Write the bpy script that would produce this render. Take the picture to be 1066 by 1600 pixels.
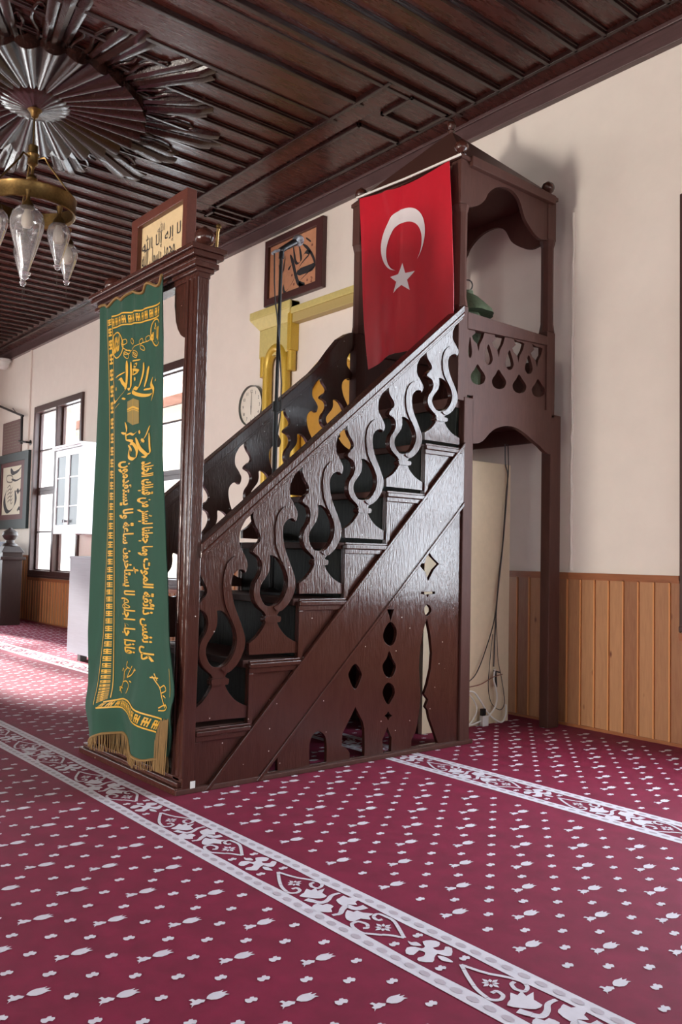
import bpy, bmesh, math, random
from mathutils import Vector, Matrix
from mathutils.geometry import tessellate_polygon
random.seed(7)
for o in list(bpy.data.objects): bpy.data.objects.remove(o)
SC = bpy.context.scene
COL = SC.collection
PI = math.pi

# ------------------------------------------------------------------ camera
F_PX, CAM_H = 1342.76, 0.9
PITCH, YAW, ROLL = 0.05355977, -0.87826862, 0.02204066
def _rot():
    cy, sy, cp, sp, cr, sr = math.cos(YAW), math.sin(YAW), math.cos(PITCH), math.sin(PITCH), math.cos(ROLL), math.sin(ROLL)
    Rz = Matrix(((cy, -sy, 0), (sy, cy, 0), (0, 0, 1)))
    B = Matrix(((1, 0, 0), (0, 0, -1), (0, 1, 0)))
    Rx = Matrix(((1, 0, 0), (0, cp, sp), (0, -sp, cp)))
    Rr = Matrix(((cr, -sr, 0), (sr, cr, 0), (0, 0, 1)))
    return Rr @ Rx @ B @ Rz
MC = _rot()
cam = bpy.data.cameras.new('camera')
camo = bpy.data.objects.new('camera', cam); COL.objects.link(camo)
cam.sensor_fit = 'VERTICAL'; cam.sensor_height = 24.0; cam.sensor_width = 16.0
cam.lens = F_PX * 24.0 / 1600.0
cam.clip_start = 0.02; cam.clip_end = 200
r0, r1, r2 = MC[0], MC[1], MC[2]
mw = Matrix(((r0[0], -r1[0], -r2[0], 0), (r0[1], -r1[1], -r2[1], 0), (r0[2], -r1[2], -r2[2], CAM_H), (0, 0, 0, 1)))
camo.matrix_world = mw
SC.camera = camo
C0 = Vector((0, 0, CAM_H))
def ray(px, py): return MC.transposed() @ Vector(((px - 533) / F_PX, (py - 800) / F_PX, 1.0))
def atX(px, py, x): d = ray(px, py); return C0 + d * (x / d[0])
def atY(px, py, y): d = ray(px, py); return C0 + d * (y / d[1])
def atZ(px, py, z=0.0): d = ray(px, py); return C0 + d * ((z - CAM_H) / d[2])
def XZ(l, y): return [(p[0], p[2]) for p in (atY(a, b, y) for a, b in l)]
def YZ(l, x): return [(p[1], p[2]) for p in (atX(a, b, x) for a, b in l)]
def crop(l, ox, oy, s): return [(ox + a * s, oy + b * s) for a, b in l]

# ------------------------------------------------------------------ view, sky, sun, daylight at the openings
SC.view_settings.view_transform = 'Standard'; SC.view_settings.look = 'None'
SC.view_settings.gamma = 1.0; SC.view_settings.use_curve_mapping = False
SC.view_settings.exposure = 0.30
W = bpy.data.worlds.new('sky'); SC.world = W; W.use_nodes = True
bg = W.node_tree.nodes['Background']
bg.inputs[0].default_value = (0.80, 0.90, 1.0, 1); bg.inputs[1].default_value = 3.2
def lamp(name, kind, loc, direction, energy, color, size=None, angle=None):
    l = bpy.data.lights.new(name, kind); o = bpy.data.objects.new(name, l); COL.objects.link(o)
    o.location = loc; o.rotation_euler = Vector(direction).to_track_quat('-Z', 'Y').to_euler()
    l.energy = energy; l.color = color
    if size: l.shape = 'RECTANGLE'; l.size, l.size_y = size
    if angle: l.angle = angle
    return o
lamp('sun', 'SUN', (-25, 1, 8), (1.0, 0.09, -0.325), 26.0, (1.0, 0.95, 0.90), angle=math.radians(2.5))
YW, YF, XL, XR, ZC = 4.09, -4.8, -13.2, 3.6, 3.75     # qibla wall, entrance wall, left and right walls, ceiling
WT = 0.55
# daylight standing in the openings of the room (window by window, and the open entrance door)
WIN_X = [(-11.305, -9.735), (-8.86, -7.29), (-2.235, -0.67)]           # windows of the qibla wall
WIN_Z = (0.567, 2.805)
for i, (a, b) in enumerate(WIN_X):
    lamp('window_daylight', 'AREA', ((a + b) / 2, YW + WT + 0.02, 1.69), (0, -1, -0.25), 100 if i < 2 else 200, (0.80, 0.90, 1.0), (1.5, 2.2))
DOOR_X = (-3.55, -2.45)
lamp('doorway_daylight', 'AREA', (-3.0, YF - 0.3, 1.0), (0, 1, 0.06), 300, (1.0, 0.92, 0.82), (0.7, 1.3))
FRONT_WIN = [(-9.6, -8.0), (-6.6, -5.0), (-0.6, 1.0)]
for a, b in FRONT_WIN:
    lamp('window_daylight', 'AREA', ((a + b) / 2, YF - WT - 0.02, 1.69), (0, 1, -0.1), 55, (1.0, 0.94, 0.86), (1.5, 2.2))
SIDE_WIN = [(-4.6, -3.0), (1.1, 2.9)]
for a, b in SIDE_WIN:
    lamp('window_daylight', 'AREA', (XR + WT + 0.02, (a + b) / 2, 1.69), (-1, 0, -0.15), 45, (0.9, 0.95, 1.0), (1.5, 2.2))
    lamp('window_daylight', 'AREA', (XL - WT - 0.02, (a + b) / 2, 1.69), (1, 0, -0.15), 90, (0.9, 0.95, 1.0), (1.5, 2.2))

# ------------------------------------------------------------------ materials
def lin(c):
    def f(v):
        v /= 255.0
        return v / 12.92 if v <= 0.04045 else ((v + 0.055) / 1.055) ** 2.4
    return (f(c[0]), f(c[1]), f(c[2]), 1.0)
def nodes(m):
    m.use_nodes = True; nt = m.node_tree
    return nt, nt.nodes['Principled BSDF']
def add(nt, t, **kw):
    n = nt.nodes.new(t)
    for k, v in kw.items(): setattr(n, k, v)
    return n
def mat(name, col, rough=0.5, metal=0.0, spec=0.5, var=0.0, vscale=(6, 6, 6), bump=0.0, bscale=(40, 40, 40), bdist=0.01, specks=0.0, coat=0.0, sheen=0.0, rvar=0.0):
    m = bpy.data.materials.new(name); nt, b = nodes(m); L = nt.links.new
    b.inputs['Roughness'].default_value = rough; b.inputs['Metallic'].default_value = metal
    b.inputs['Specular IOR Level'].default_value = spec; b.inputs['Coat Weight'].default_value = coat
    b.inputs['Coat Roughness'].default_value = 0.12
    b.inputs['Sheen Weight'].default_value = sheen; b.inputs['Sheen Roughness'].default_value = 0.4
    c = lin(col); b.inputs['Base Color'].default_value = c
    tc = add(nt, 'ShaderNodeTexCoord')
    out = None
    if var or rvar:
        mp = add(nt, 'ShaderNodeMapping'); mp.inputs['Scale'].default_value = vscale
        nz = add(nt, 'ShaderNodeTexNoise'); nz.inputs['Detail'].default_value = 6; nz.inputs['Roughness'].default_value = 0.6
        L(tc.outputs['Object'], mp.inputs[0]); L(mp.outputs[0], nz.inputs[0])
        if var:
            cr = add(nt, 'ShaderNodeValToRGB')
            cr.color_ramp.elements[0].position = 0.28; cr.color_ramp.elements[1].position = 0.72
            cr.color_ramp.elements[0].color = tuple(v * (1 - var) for v in c[:3]) + (1,)
            cr.color_ramp.elements[1].color = tuple(min(1, v * (1 + var)) for v in c[:3]) + (1,)
            L(nz.outputs[0], cr.inputs[0]); out = cr.outputs[0]
        if rvar:
            mr = add(nt, 'ShaderNodeMapRange'); mr.inputs['To Min'].default_value = max(0.02, rough - rvar); mr.inputs['To Max'].default_value = rough + rvar
            mr.inputs['From Min'].default_value = 0.3; mr.inputs['From Max'].default_value = 0.7
            L(nz.outputs[0], mr.inputs[0]); L(mr.outputs[0], b.inputs['Roughness'])
    if specks:
        vo = add(nt, 'ShaderNodeTexVoronoi'); vo.inputs['Scale'].default_value = 16
        L(tc.outputs['Object'], vo.inputs['Vector'])
        lt = add(nt, 'ShaderNodeMath', operation='LESS_THAN'); lt.inputs[1].default_value = specks
        L(vo.outputs['Distance'], lt.inputs[0])
        sp = add(nt, 'ShaderNodeSeparateColor'); L(vo.outputs['Color'], sp.inputs[0])
        gt = add(nt, 'ShaderNodeMath', operation='GREATER_THAN'); gt.inputs[1].default_value = 0.45; L(sp.outputs[0], gt.inputs[0])
        ml = add(nt, 'ShaderNodeMath', operation='MULTIPLY'); L(lt.outputs[0], ml.inputs[0]); L(gt.outputs[0], ml.inputs[1])
        mx = add(nt, 'ShaderNodeMix', data_type='RGBA'); L(ml.outputs[0], mx.inputs[0])
        if out: L(out, mx.inputs[6])
        else: mx.inputs[6].default_value = c
        mx.inputs[7].default_value = lin((205, 190, 180)); out = mx.outputs[2]
    if out: L(out, b.inputs['Base Color'])
    if bump:
        mp2 = add(nt, 'ShaderNodeMapping'); mp2.inputs['Scale'].default_value = bscale
        n2 = add(nt, 'ShaderNodeTexNoise'); n2.inputs['Detail'].default_value = 4
        bp = add(nt, 'ShaderNodeBump'); bp.inputs['Strength'].default_value = bump; bp.inputs['Distance'].default_value = bdist
        L(tc.outputs['Object'], mp2.inputs[0]); L(mp2.outputs[0], n2.inputs[0]); L(n2.outputs[0], bp.inputs['Height']); L(bp.outputs[0], b.inputs['Normal'])
    return m
PAINT = mat('brown_gloss_paint', (68, 38, 31), 0.17, var=0.12, vscale=(9, 9, 2), bump=0.30, bscale=(34, 34, 5), bdist=0.005, specks=0.04, rvar=0.05)
PAINT_FLAT = mat('brown_paint', (82, 54, 48), 0.5, spec=0.15, var=0.10, vscale=(9, 9, 2), bump=0.2, bscale=(30, 30, 5), bdist=0.004)
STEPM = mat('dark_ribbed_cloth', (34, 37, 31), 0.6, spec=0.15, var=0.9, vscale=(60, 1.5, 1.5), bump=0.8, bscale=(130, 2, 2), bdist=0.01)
CEIL = mat('dark_varnished_boards', (70, 33, 26), 0.28, spec=0.4, var=0.35, vscale=(9, 1.2, 9), bump=0.10, bscale=(30, 2, 30), bdist=0.004, rvar=0.08)
CEILX = mat('dark_varnished_cornice', (84, 64, 64), 0.3, var=0.25, vscale=(1.2, 9, 9), bump=0.15, bscale=(3, 25, 25), bdist=0.004)
CEILD = mat('dark_varnished_moulding', (40, 22, 20), 0.24, var=0.2, vscale=(9, 3, 9), bump=0.05, bscale=(30, 8, 30), bdist=0.004)
ROSE = mat('dark_varnished_carving', (44, 25, 21), 0.2, var=0.2, bump=0.15, bscale=(20, 20, 20))
WALL = mat('cream_wall_paint', (229, 220, 211), 0.75, var=0.025, vscale=(1.5, 1.5, 1.5), bump=0.08, bscale=(60, 60, 60), bdist=0.004, spec=0.3)
WINW = mat('dark_window_wood', (66, 42, 38), 0.35, var=0.15, vscale=(8, 8, 2), bump=0.1)
FRAMEW = mat('reddish_frame_wood', (92, 50, 40), 0.32, var=0.15, vscale=(12, 12, 12), bump=0.1)
DFRAME = mat('dark_frame_wood', (72, 40, 38), 0.35, var=0.15, vscale=(12, 12, 12), bump=0.1)
GREENF = mat('dark_green_mount', (44, 58, 60), 0.45, var=0.1)
MAROONB = mat('maroon_mount', (92, 52, 54), 0.5)
PAPER = mat('cream_paper', (206, 182, 140), 0.6, var=0.05, vscale=(10, 10, 10))
PAPER2 = mat('pinkish_marbled_paper', (190, 134, 100), 0.6, var=0.10, vscale=(5, 5, 5))
PAPER3 = mat('ivory_paper', (214, 206, 186), 0.6)
PAPER4 = mat('brownish_printed_sheet', (110, 82, 78), 0.6)
INK = mat('black_ink', (38, 36, 40), 0.6)
INK2 = mat('grey_ink', (120, 110, 98), 0.6)
GOLD = mat('gold_paint', (200, 166, 62), 0.34, metal=0.25, var=0.1, vscale=(20, 20, 20), bump=0.1)
GOLD2 = mat('pale_gold_paint', (205, 190, 120), 0.45, metal=0.1, var=0.08)
BRASS = mat('aged_brass', (116, 92, 54), 0.34, metal=0.85, var=0.3, vscale=(14, 14, 14))
GREEN = mat('green_velvet', (22, 66, 50), 0.8, var=0.10, vscale=(4, 4, 1), sheen=0.08, bump=0.05, bscale=(300, 300, 300))
THREAD = mat('gold_thread', (206, 158, 44), 0.5, var=0.15, vscale=(200, 200, 200))
FRINGE = mat('gold_fringe', (128, 98, 54), 0.7, var=0.25, vscale=(120, 120, 4))
RED = mat('red_satin', (190, 18, 40), 0.36, var=0.04, sheen=0.2, spec=0.6)
WHITECL = mat('white_satin', (232, 224, 226), 0.45)
BLACK = mat('black_metal', (26, 26, 28), 0.4)
SILVER = mat('silver_mesh', (170, 172, 178), 0.3, metal=0.8, bump=0.6, bscale=(400, 400, 400))
WHITE = mat('white_gloss_board', (232, 234, 240), 0.25)
GREYB = mat('grey_board', (152, 154, 164), 0.4, var=0.06, vscale=(1, 1, 30))
GREYM = mat('dark_grey_metal', (92, 92, 92), 0.4)
PLAST = mat('white_plastic', (226, 226, 222), 0.35)
CREAMB = mat('cream_board', (228, 210, 180), 0.6, var=0.04)
PATINA = mat('green_painted_tin', (84, 96, 72), 0.6, var=0.3, vscale=(18, 18, 18), bump=0.3)
WCABLE = mat('white_cable', (238, 236, 230), 0.4)
BCABLE = mat('dark_cable', (52, 46, 44), 0.5)
RCABLE = mat('reddish_cable', (140, 84, 66), 0.5)
CLOCKF = mat('clock_face', (228, 222, 208), 0.4)
CLOCKR = mat('clock_rim', (92, 96, 92), 0.3)
ROOFT = mat('reddish_brown_timber', (150, 92, 74), 0.6, var=0.1)
FACADE = mat('pale_outside_wall', (226, 216, 196), 0.8)
GROUND = mat('pale_yard_paving', (196, 190, 180), 0.9)
BULB = mat('frosted_bulb', (206, 192, 170), 0.5)
CARP = mat('crimson_carpet_pile', (124, 20, 56), 0.7, var=0.20, vscale=(2.2, 2.2, 2.2), bump=0.4, bscale=(380, 380, 380), bdist=0.003, sheen=0.035, spec=0.12)
CARPW = mat('pale_carpet_pile', (218, 212, 222), 0.85, var=0.05, bump=0.4, bscale=(380, 380, 380), bdist=0.003, spec=0.08)
CARPG = mat('greyish_carpet_pile', (182, 170, 180), 0.85, spec=0.25)
def glass_mat(name, refl=0.12, tint=(1, 1, 1, 1), milk=0.0):
    m = bpy.data.materials.new(name); nt, b = nodes(m); L = nt.links.new
    nt.nodes.remove(b)
    tr = add(nt, 'ShaderNodeBsdfTransparent'); tr.inputs[0].default_value = tint
    gl = add(nt, 'ShaderNodeBsdfGlossy'); gl.inputs['Roughness'].default_value = 0.04
    lw = add(nt, 'ShaderNodeLayerWeight'); lw.inputs[0].default_value = refl
    mx = add(nt, 'ShaderNodeMixShader'); L(lw.outputs['Facing'], mx.inputs[0]); L(tr.outputs[0], mx.inputs[1]); L(gl.outputs[0], mx.inputs[2])
    out = mx.outputs[0]
    if milk:
        df = add(nt, 'ShaderNodeBsdfDiffuse'); df.inputs[0].default_value = (0.9, 0.9, 0.92, 1); m2 = add(nt, 'ShaderNodeMixShader'); m2.inputs[0].default_value = milk
        L(out, m2.inputs[1]); L(df.outputs[0], m2.inputs[2]); out = m2.outputs[0]
    L(out, nt.nodes['Material Output'].inputs[0])
    return m
PANE = glass_mat('window_glass', 0.10)
GLOBE = glass_mat('clear_ribbed_glass', 0.5, (0.90, 0.91, 0.94, 1), 0.13)
def pine_mat():
    m = bpy.data.materials.new('varnished_pine'); nt, b = nodes(m); L = nt.links.new
    b.inputs['Roughness'].default_value = 0.35
    tc = add(nt, 'ShaderNodeTexCoord'); sx = add(nt, 'ShaderNodeSeparateXYZ'); L(tc.outputs['Object'], sx.inputs[0])
    dv = add(nt, 'ShaderNodeMath', operation='DIVIDE'); dv.inputs[1].default_value = 0.088; L(sx.outputs[0], dv.inputs[0])
    fl = add(nt, 'ShaderNodeMath', operation='FLOOR'); L(dv.outputs[0], fl.inputs[0])
    wn = add(nt, 'ShaderNodeTexWhiteNoise', noise_dimensions='1D'); L(fl.outputs[0], wn.inputs['W'])
    mp = add(nt, 'ShaderNodeMapping'); mp.inputs['Scale'].default_value = (14, 14, 1.6); L(tc.outputs['Object'], mp.inputs[0])
    cx = add(nt, 'ShaderNodeCombineXYZ'); L(wn.outputs['Value'], cx.inputs[2])
    va = add(nt, 'ShaderNodeVectorMath', operation='SCALE'); va.inputs['Scale'].default_value = 30; L(cx.outputs[0], va.inputs[0])
    ad = add(nt, 'ShaderNodeVectorMath', operation='ADD'); L(mp.outputs[0], ad.inputs[0]); L(va.outputs[0], ad.inputs[1])
    nz = add(nt, 'ShaderNodeTexNoise'); nz.inputs['Detail'].default_value = 6; nz.inputs['Distortion'].default_value = 0.6; L(ad.outputs[0], nz.inputs[0])
    m1 = add(nt, 'ShaderNodeMath', operation='MULTIPLY_ADD'); m1.inputs[1].default_value = 0.55; L(wn.outputs['Value'], m1.inputs[0]); 
    m2 = add(nt, 'ShaderNodeMath', operation='MULTIPLY'); m2.inputs[1].default_value = 0.55; L(nz.outputs[0], m2.inputs[0]); L(m2.outputs[0], m1.inputs[2])
    cr = add(nt, 'ShaderNodeValToRGB'); e = cr.color_ramp.elements
    e[0].position = 0.15; e[0].color = lin((130, 82, 58)); e[1].position = 0.9; e[1].color = lin((184, 136, 96))
    L(m1.outputs[0], cr.inputs[0])
    # knots
    vo = add(nt, 'ShaderNodeTexVoronoi'); vo.inputs['Scale'].default_value = 1.0
    mp3 = add(nt, 'ShaderNodeMapping'); mp3.inputs['Scale'].default_value = (9, 0.0, 4.5); L(tc.outputs['Object'], mp3.inputs[0]); L(mp3.outputs[0], vo.inputs['Vector'])
    kr = add(nt, 'ShaderNodeMapRange'); kr.inputs['From Min'].default_value = 0.03; kr.inputs['From Max'].default_value = 0.10
    kr.inputs['To Min'].default_value = 1; kr.inputs['To Max'].default_value = 0; L(vo.outputs['Distance'], kr.inputs[0])
    mx = add(nt, 'ShaderNodeMix', data_type='RGBA'); L(kr.outputs[0], mx.inputs[0]); L(cr.outputs[0], mx.inputs[6]); mx.inputs[7].default_value = lin((104, 56, 36))
    L(mx.outputs[2], b.inputs['Base Color'])
    return m
PINE = pine_mat()
PINEGLINT = mat('pine_groove_glint', (214, 148, 92), 0.35)  # light caught along the board joints, painted in as a paler bead
PINECAP = mat('pine_cap_rail', (150, 92, 58), 0.35, var=0.15, vscale=(2, 20, 20))

# ------------------------------------------------------------------ mesh helpers
class MB:
    def __init__(s): s.v = []; s.f = []; s.m = []
    def face(s, idx, m=0): s.f.append(tuple(idx)); s.m.append(m)
    def mesh(s, verts, faces, m=0):
        n = len(s.v); s.v += [tuple(v) for v in verts]
        for f in faces: s.face([n + i for i in f], m)
        return s
    def box(s, x0, x1, y0, y1, z0, z1, m=0):
        v = [(x, y, z) for z in (z0, z1) for y in (y0, y1) for x in (x0, x1)]
        return s.mesh(v, [(0, 2, 3, 1), (4, 5, 7, 6), (0, 1, 5, 4), (2, 6, 7, 3), (0, 4, 6, 2), (1, 3, 7, 5)], m)
    def hexa(s, lo, hi, m=0):         # two quads (bottom, top) of four points
        return s.mesh(list(lo) + list(hi), [(3, 2, 1, 0), (4, 5, 6, 7), (0, 1, 5, 4), (1, 2, 6, 5), (2, 3, 7, 6), (3, 0, 4, 7)], m)
    def lathe(s, prof, c, n=20, m=0, axis='Z', caps=True, wave=None):
        n0 = len(s.v)
        for (r, h) in prof:
            for k in range(n):
                a = 2 * PI * k / n; rr = r * (wave(k, h) if wave else 1)
                p = (rr * math.cos(a), rr * math.sin(a), h)
                if axis == 'Y': p = (p[0], p[2], p[1])
                if axis == 'X': p = (p[2], p[0], p[1])
                s.v.append((c[0] + p[0], c[1] + p[1], c[2] + p[2]))
        for i in range(len(prof) - 1):
            for k in range(n):
                a, b = n0 + i * n + k, n0 + i * n + (k + 1) % n
                s.face((a, b, b + n, a + n), m)
        if caps:
            if prof[0][0] > 1e-5: s.face([n0 + k for k in range(n)][::-1], m)
            if prof[-1][0] > 1e-5: s.face([n0 + (len(prof) - 1) * n + k for k in range(n)], m)
        return s
    def tube(s, pts, r, n=8, m=0, closed=False):
        pts = [Vector(p) for p in pts]; N = len(pts); n0 = len(s.v)
        t0 = (pts[1] - pts[0]).normalized(); up = Vector((0, 0, 1)) if abs(t0.z) < 0.9 else Vector((1, 0, 0))
        a = t0.cross(up).normalized()
        for i, p in enumerate(pts):
            if closed: t = (pts[(i + 1) % N] - pts[i - 1]).normalized()
            else: t = (pts[min(i + 1, N - 1)] - pts[max(i - 1, 0)]).normalized()
            a = (a - t * a.dot(t)).normalized(); b = t.cross(a)
            rr = r(i / max(1, N - 1)) if callable(r) else r
            for k in range(n):
                w = 2 * PI * k / n; q = p + a * (rr * math.cos(w)) + b * (rr * math.sin(w)); s.v.append(tuple(q))
        for i in range(N if closed else N - 1):
            j = (i + 1) % N
            for k in range(n):
                k2 = (k + 1) % n
                s.face((n0 + i * n + k, n0 + i * n + k2, n0 + j * n + k2, n0 + j * n + k), m)
        if not closed:
            s.face([n0 + k for k in range(n)][::-1], m); s.face([n0 + (N - 1) * n + k for k in range(n)], m)
        return s
    def plate(s, outer, holes, fn, d0, d1, m=0):
        """a board of any outline with through-cut holes; fn(u, v, d) gives the point"""
        loops = [outer] + list(holes); flat = [p for l in loops for p in l]
        tris = tessellate_polygon([[Vector((p[0], p[1], 0)) for p in l] for l in loops])
        n0 = len(s.v); N = len(flat)
        s.v += [tuple(fn(p[0], p[1], d0)) for p in flat] + [tuple(fn(p[0], p[1], d1)) for p in flat]
        for t in tris:
            s.face([n0 + i for i in t], m); s.face([n0 + N + i for i in reversed(t)], m)
        k = 0
        for l in loops:
            for i in range(len(l)):
                a, b = n0 + k + i, n0 + k + (i + 1) % len(l)
                s.face((a, b, b + N, a + N), m)
            k += len(l)
        return s
    def flat(s, polys, fn, m=0):
        for poly in polys:
            tris = tessellate_polygon([[Vector((p[0], p[1], 0)) for p in poly]])
            s.mesh([fn(p[0], p[1]) for p in poly], tris, m)
        return s
    def build(s, name, mats, parent=None, smooth=False, bevel=0, offset=None):
        me = bpy.data.meshes.new(name)
        v = s.v
        if offset: v = [(p[0] - offset[0], p[1] - offset[1], p[2] - offset[2]) for p in v]
        me.from_pydata(v, [], s.f)
        if not isinstance(mats, (list, tuple)): mats = [mats]
        for x in mats: me.materials.append(x)
        me.polygons.foreach_set('material_index', s.m)
        bm = bmesh.new(); bm.from_mesh(me)
        bmesh.ops.recalc_face_normals(bm, faces=bm.faces); bm.to_mesh(me); bm.free()
        if smooth:
            for p in me.polygons: p.use_smooth = True
            try: me.set_sharp_from_angle(angle=math.radians(40))
            except Exception: pass
        me.update()
        o = bpy.data.objects.new(name, me); COL.objects.link(o)
        if offset and not parent: o.location = offset
        if parent:
            o.parent = parent
            o.location = Vector(offset) - ORG.get(parent.name, Vector((0, 0, 0))) if offset else -ORG.get(parent.name, Vector((0, 0, 0)))
            ORG[o.name] = Vector(offset) if offset else Vector((0, 0, 0))
        else: ORG[o.name] = Vector(offset) if offset else Vector((0, 0, 0))
        if bevel:
            b = o.modifiers.new('bevel', 'BEVEL'); b.width = bevel; b.segments = 2; b.limit_method = 'ANGLE'; b.angle_limit = math.radians(50)
        return o
ORG = {}
def tag(o, label, cat, group=None, kind=None):
    o['label'] = label; o['category'] = cat
    if group: o['group'] = group
    if kind: o['kind'] = kind
    return o
def thing(name, loc, label, cat, group=None):
    o = bpy.data.objects.new(name, None); COL.objects.link(o); o.location = loc; o.empty_display_size = 0.1
    ORG[o.name] = Vector(loc)
    return tag(o, label, cat, group)
def struct(o, label=None): 
    o['kind'] = 'structure'
    if label: o['label'] = label
    return o
def copy_tree(o, parent=None):
    c = o.copy(); COL.objects.link(c); c.parent = parent
    for ch in [x for x in bpy.data.objects if x.parent == o]: copy_tree(ch, c)
    return c
def spl(pts, n=6, closed=True):
    """Catmull-Rom through pts; a point given as (x, y, 1) is a sharp corner"""
    P = [(p[0], p[1]) for p in pts]; S = [len(p) > 2 for p in pts]; N = len(P); out = []
    for i in range(N if closed else N - 1):
        p1, p2 = P[i], P[(i + 1) % N]
        p0 = P[i - 1] if (closed or i > 0) else p1
        p3 = P[(i + 2) % N] if (closed or i + 2 < N) else p2
        if S[i]: p0 = p1
        if S[(i + 1) % N]: p3 = p2
        for k in range(n):
            t = k / n; t2, t3 = t * t, t * t * t
            out.append(tuple(0.5 * (2 * p1[j] + (p2[j] - p0[j]) * t + (2 * p0[j] - 5 * p1[j] + 4 * p2[j] - p3[j]) * t2 + (3 * p1[j] - p0[j] - 3 * p2[j] + p3[j]) * t3) for j in (0, 1)))
    if not closed: out.append(P[-1])
    return out
def nib(pts, wx, wy, n=8, taper=True):
    """a broad-pen stroke: the centre line swept by a slanted nib, as quads"""
    c = spl(pts, n, False); N = len(c); quads = []
    L, R = [], []
    for i, p in enumerate(c):
        t = i / (N - 1); k = 1.0
        if taper: k = min(1, 0.35 + 4 * t) * min(1, 0.2 + 4 * (1 - t))
        L.append((p[0] - wx * k, p[1] - wy * k)); R.append((p[0] + wx * k, p[1] + wy * k))
    for i in range(N - 1): quads.append([L[i], L[i + 1], R[i + 1], R[i]])
    return quads
def ribbon(pts, w, n=6, closed=False):
    """a line of even (or callable) width as quads"""
    c = spl(pts, n, closed); N = len(c); L, R = [], []
    for i, p in enumerate(c):
        a = c[i - 1] if (closed or i > 0) else p; b = c[(i + 1) % N] if (closed or i < N - 1) else p
        dx, dy = b[0] - a[0], b[1] - a[1]; l = math.hypot(dx, dy) or 1
        ww = w(i / (N - 1)) if callable(w) else w
        L.append((p[0] - dy / l * ww, p[1] + dx / l * ww)); R.append((p[0] + dy / l * ww, p[1] - dx / l * ww))
    return [[L[i], L[(i + 1) % N], R[(i + 1) % N], R[i]] for i in range(N if closed else N - 1)]
def disc(cx, cy, rx, ry=None, n=14): 
    ry = ry or rx
    return [(cx + rx * math.cos(2 * PI * k / n), cy + ry * math.sin(2 * PI * k / n)) for k in range(n)]
# Arabic text: joined letter forms laid out right to left
_F = {'ا': (0xFE8D, 0), 'أ': (0xFE83, 0), 'إ': (0xFE87, 0), 'آ': (0xFE81, 0), 'ب': (0xFE8F, 1), 'ت': (0xFE95, 1), 'ث': (0xFE99, 1), 'ج': (0xFE9D, 1), 'ح': (0xFEA1, 1), 'خ': (0xFEA5, 1),
      'د': (0xFEA9, 0), 'ذ': (0xFEAB, 0), 'ر': (0xFEAD, 0), 'ز': (0xFEAF, 0), 'س': (0xFEB1, 1), 'ش': (0xFEB5, 1), 'ص': (0xFEB9, 1), 'ض': (0xFEBD, 1), 'ط': (0xFEC1, 1), 'ظ': (0xFEC5, 1),
      'ع': (0xFEC9, 1), 'غ': (0xFECD, 1), 'ف': (0xFED1, 1), 'ق': (0xFED5, 1), 'ك': (0xFED9, 1), 'ل': (0xFEDD, 1), 'م': (0xFEE1, 1), 'ن': (0xFEE5, 1), 'ه': (0xFEE9, 1), 'و': (0xFEED, 0),
      'ي': (0xFEF1, 1), 'ى': (0xFEEF, 0), 'ة': (0xFE93, 0), 'ئ': (0xFE89, 1), 'ء': (0xFE80, -1)}
def arabic(t):
    t = t.replace('الله', '\uFDF2'); out = []
    for i, c in enumerate(t):
        if c not in _F: out.append(c); continue
        base, dual = _F[c]
        pj = i > 0 and t[i - 1] in _F and _F[t[i - 1]][1] == 1 and dual >= 0
        nj = dual == 1 and i + 1 < len(t) and t[i + 1] in _F and _F[t[i + 1]][1] >= 0
        out.append(chr(base + ((3 if pj else 2) if nj else (1 if pj else 0))) if dual >= 0 else chr(base))
    return ''.join(reversed(out))
def glyphs(text, bold=0.0):
    """outline text as flat triangles, scaled to a unit box; returns (verts, faces, width / height)"""
    c = bpy.data.curves.new('lettering', 'FONT'); c.body = text; c.resolution_u = 4; c.offset = bold
    o = bpy.data.objects.new('lettering', c); COL.objects.link(o)
    dg = bpy.context.evaluated_depsgraph_get(); me = bpy.data.meshes.new_from_object(o.evaluated_get(dg))
    v = [(p.co.x, p.co.y) for p in me.vertices]; f = [tuple(p.vertices) for p in me.polygons]
    bpy.data.objects.remove(o); bpy.data.curves.remove(c); bpy.data.meshes.remove(me)
    if not v: return [], [], 1.0
    x0, x1 = min(p[0] for p in v), max(p[0] for p in v); y0, y1 = min(p[1] for p in v), max(p[1] for p in v)
    return [((p[0] - x0) / (x1 - x0), (p[1] - y0) / (y1 - y0)) for p in v], f, (x1 - x0) / (y1 - y0)

# ------------------------------------------------------------------ the room
Yp = lambda y: (lambda u, v, d: (u, y + d, v))
Xp = lambda x: (lambda u, v, d: (x + d, u, v))
def rect(a, b, c, d): return [(a, c), (b, c), (b, d), (a, d)]
TOP = ZC + 0.12
b = MB().plate(rect(XL - WT, XR + WT, -0.02, TOP), [rect(x0, x1, *WIN_Z) for x0, x1 in WIN_X], Yp(YW), 0, WT)
struct(b.build('wall_back', WALL))
b = MB().plate(rect(XL - WT, XR + WT, -0.02, TOP), [rect(x0, x1, *WIN_Z) for x0, x1 in FRONT_WIN] + [rect(DOOR_X[0], DOOR_X[1], 0.0, 2.1)], Yp(YF), -WT, 0)
struct(b.build('wall_front', WALL))
for nm, x, s in (('wall_left', XL, -1), ('wall_right', XR, 1)):
    b = MB().plate(rect(YF, YW, -0.02, TOP), [rect(a, c, *WIN_Z) for a, c in SIDE_WIN], Xp(x), 0, s * WT)
    struct(b.build(nm, WALL))

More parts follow.
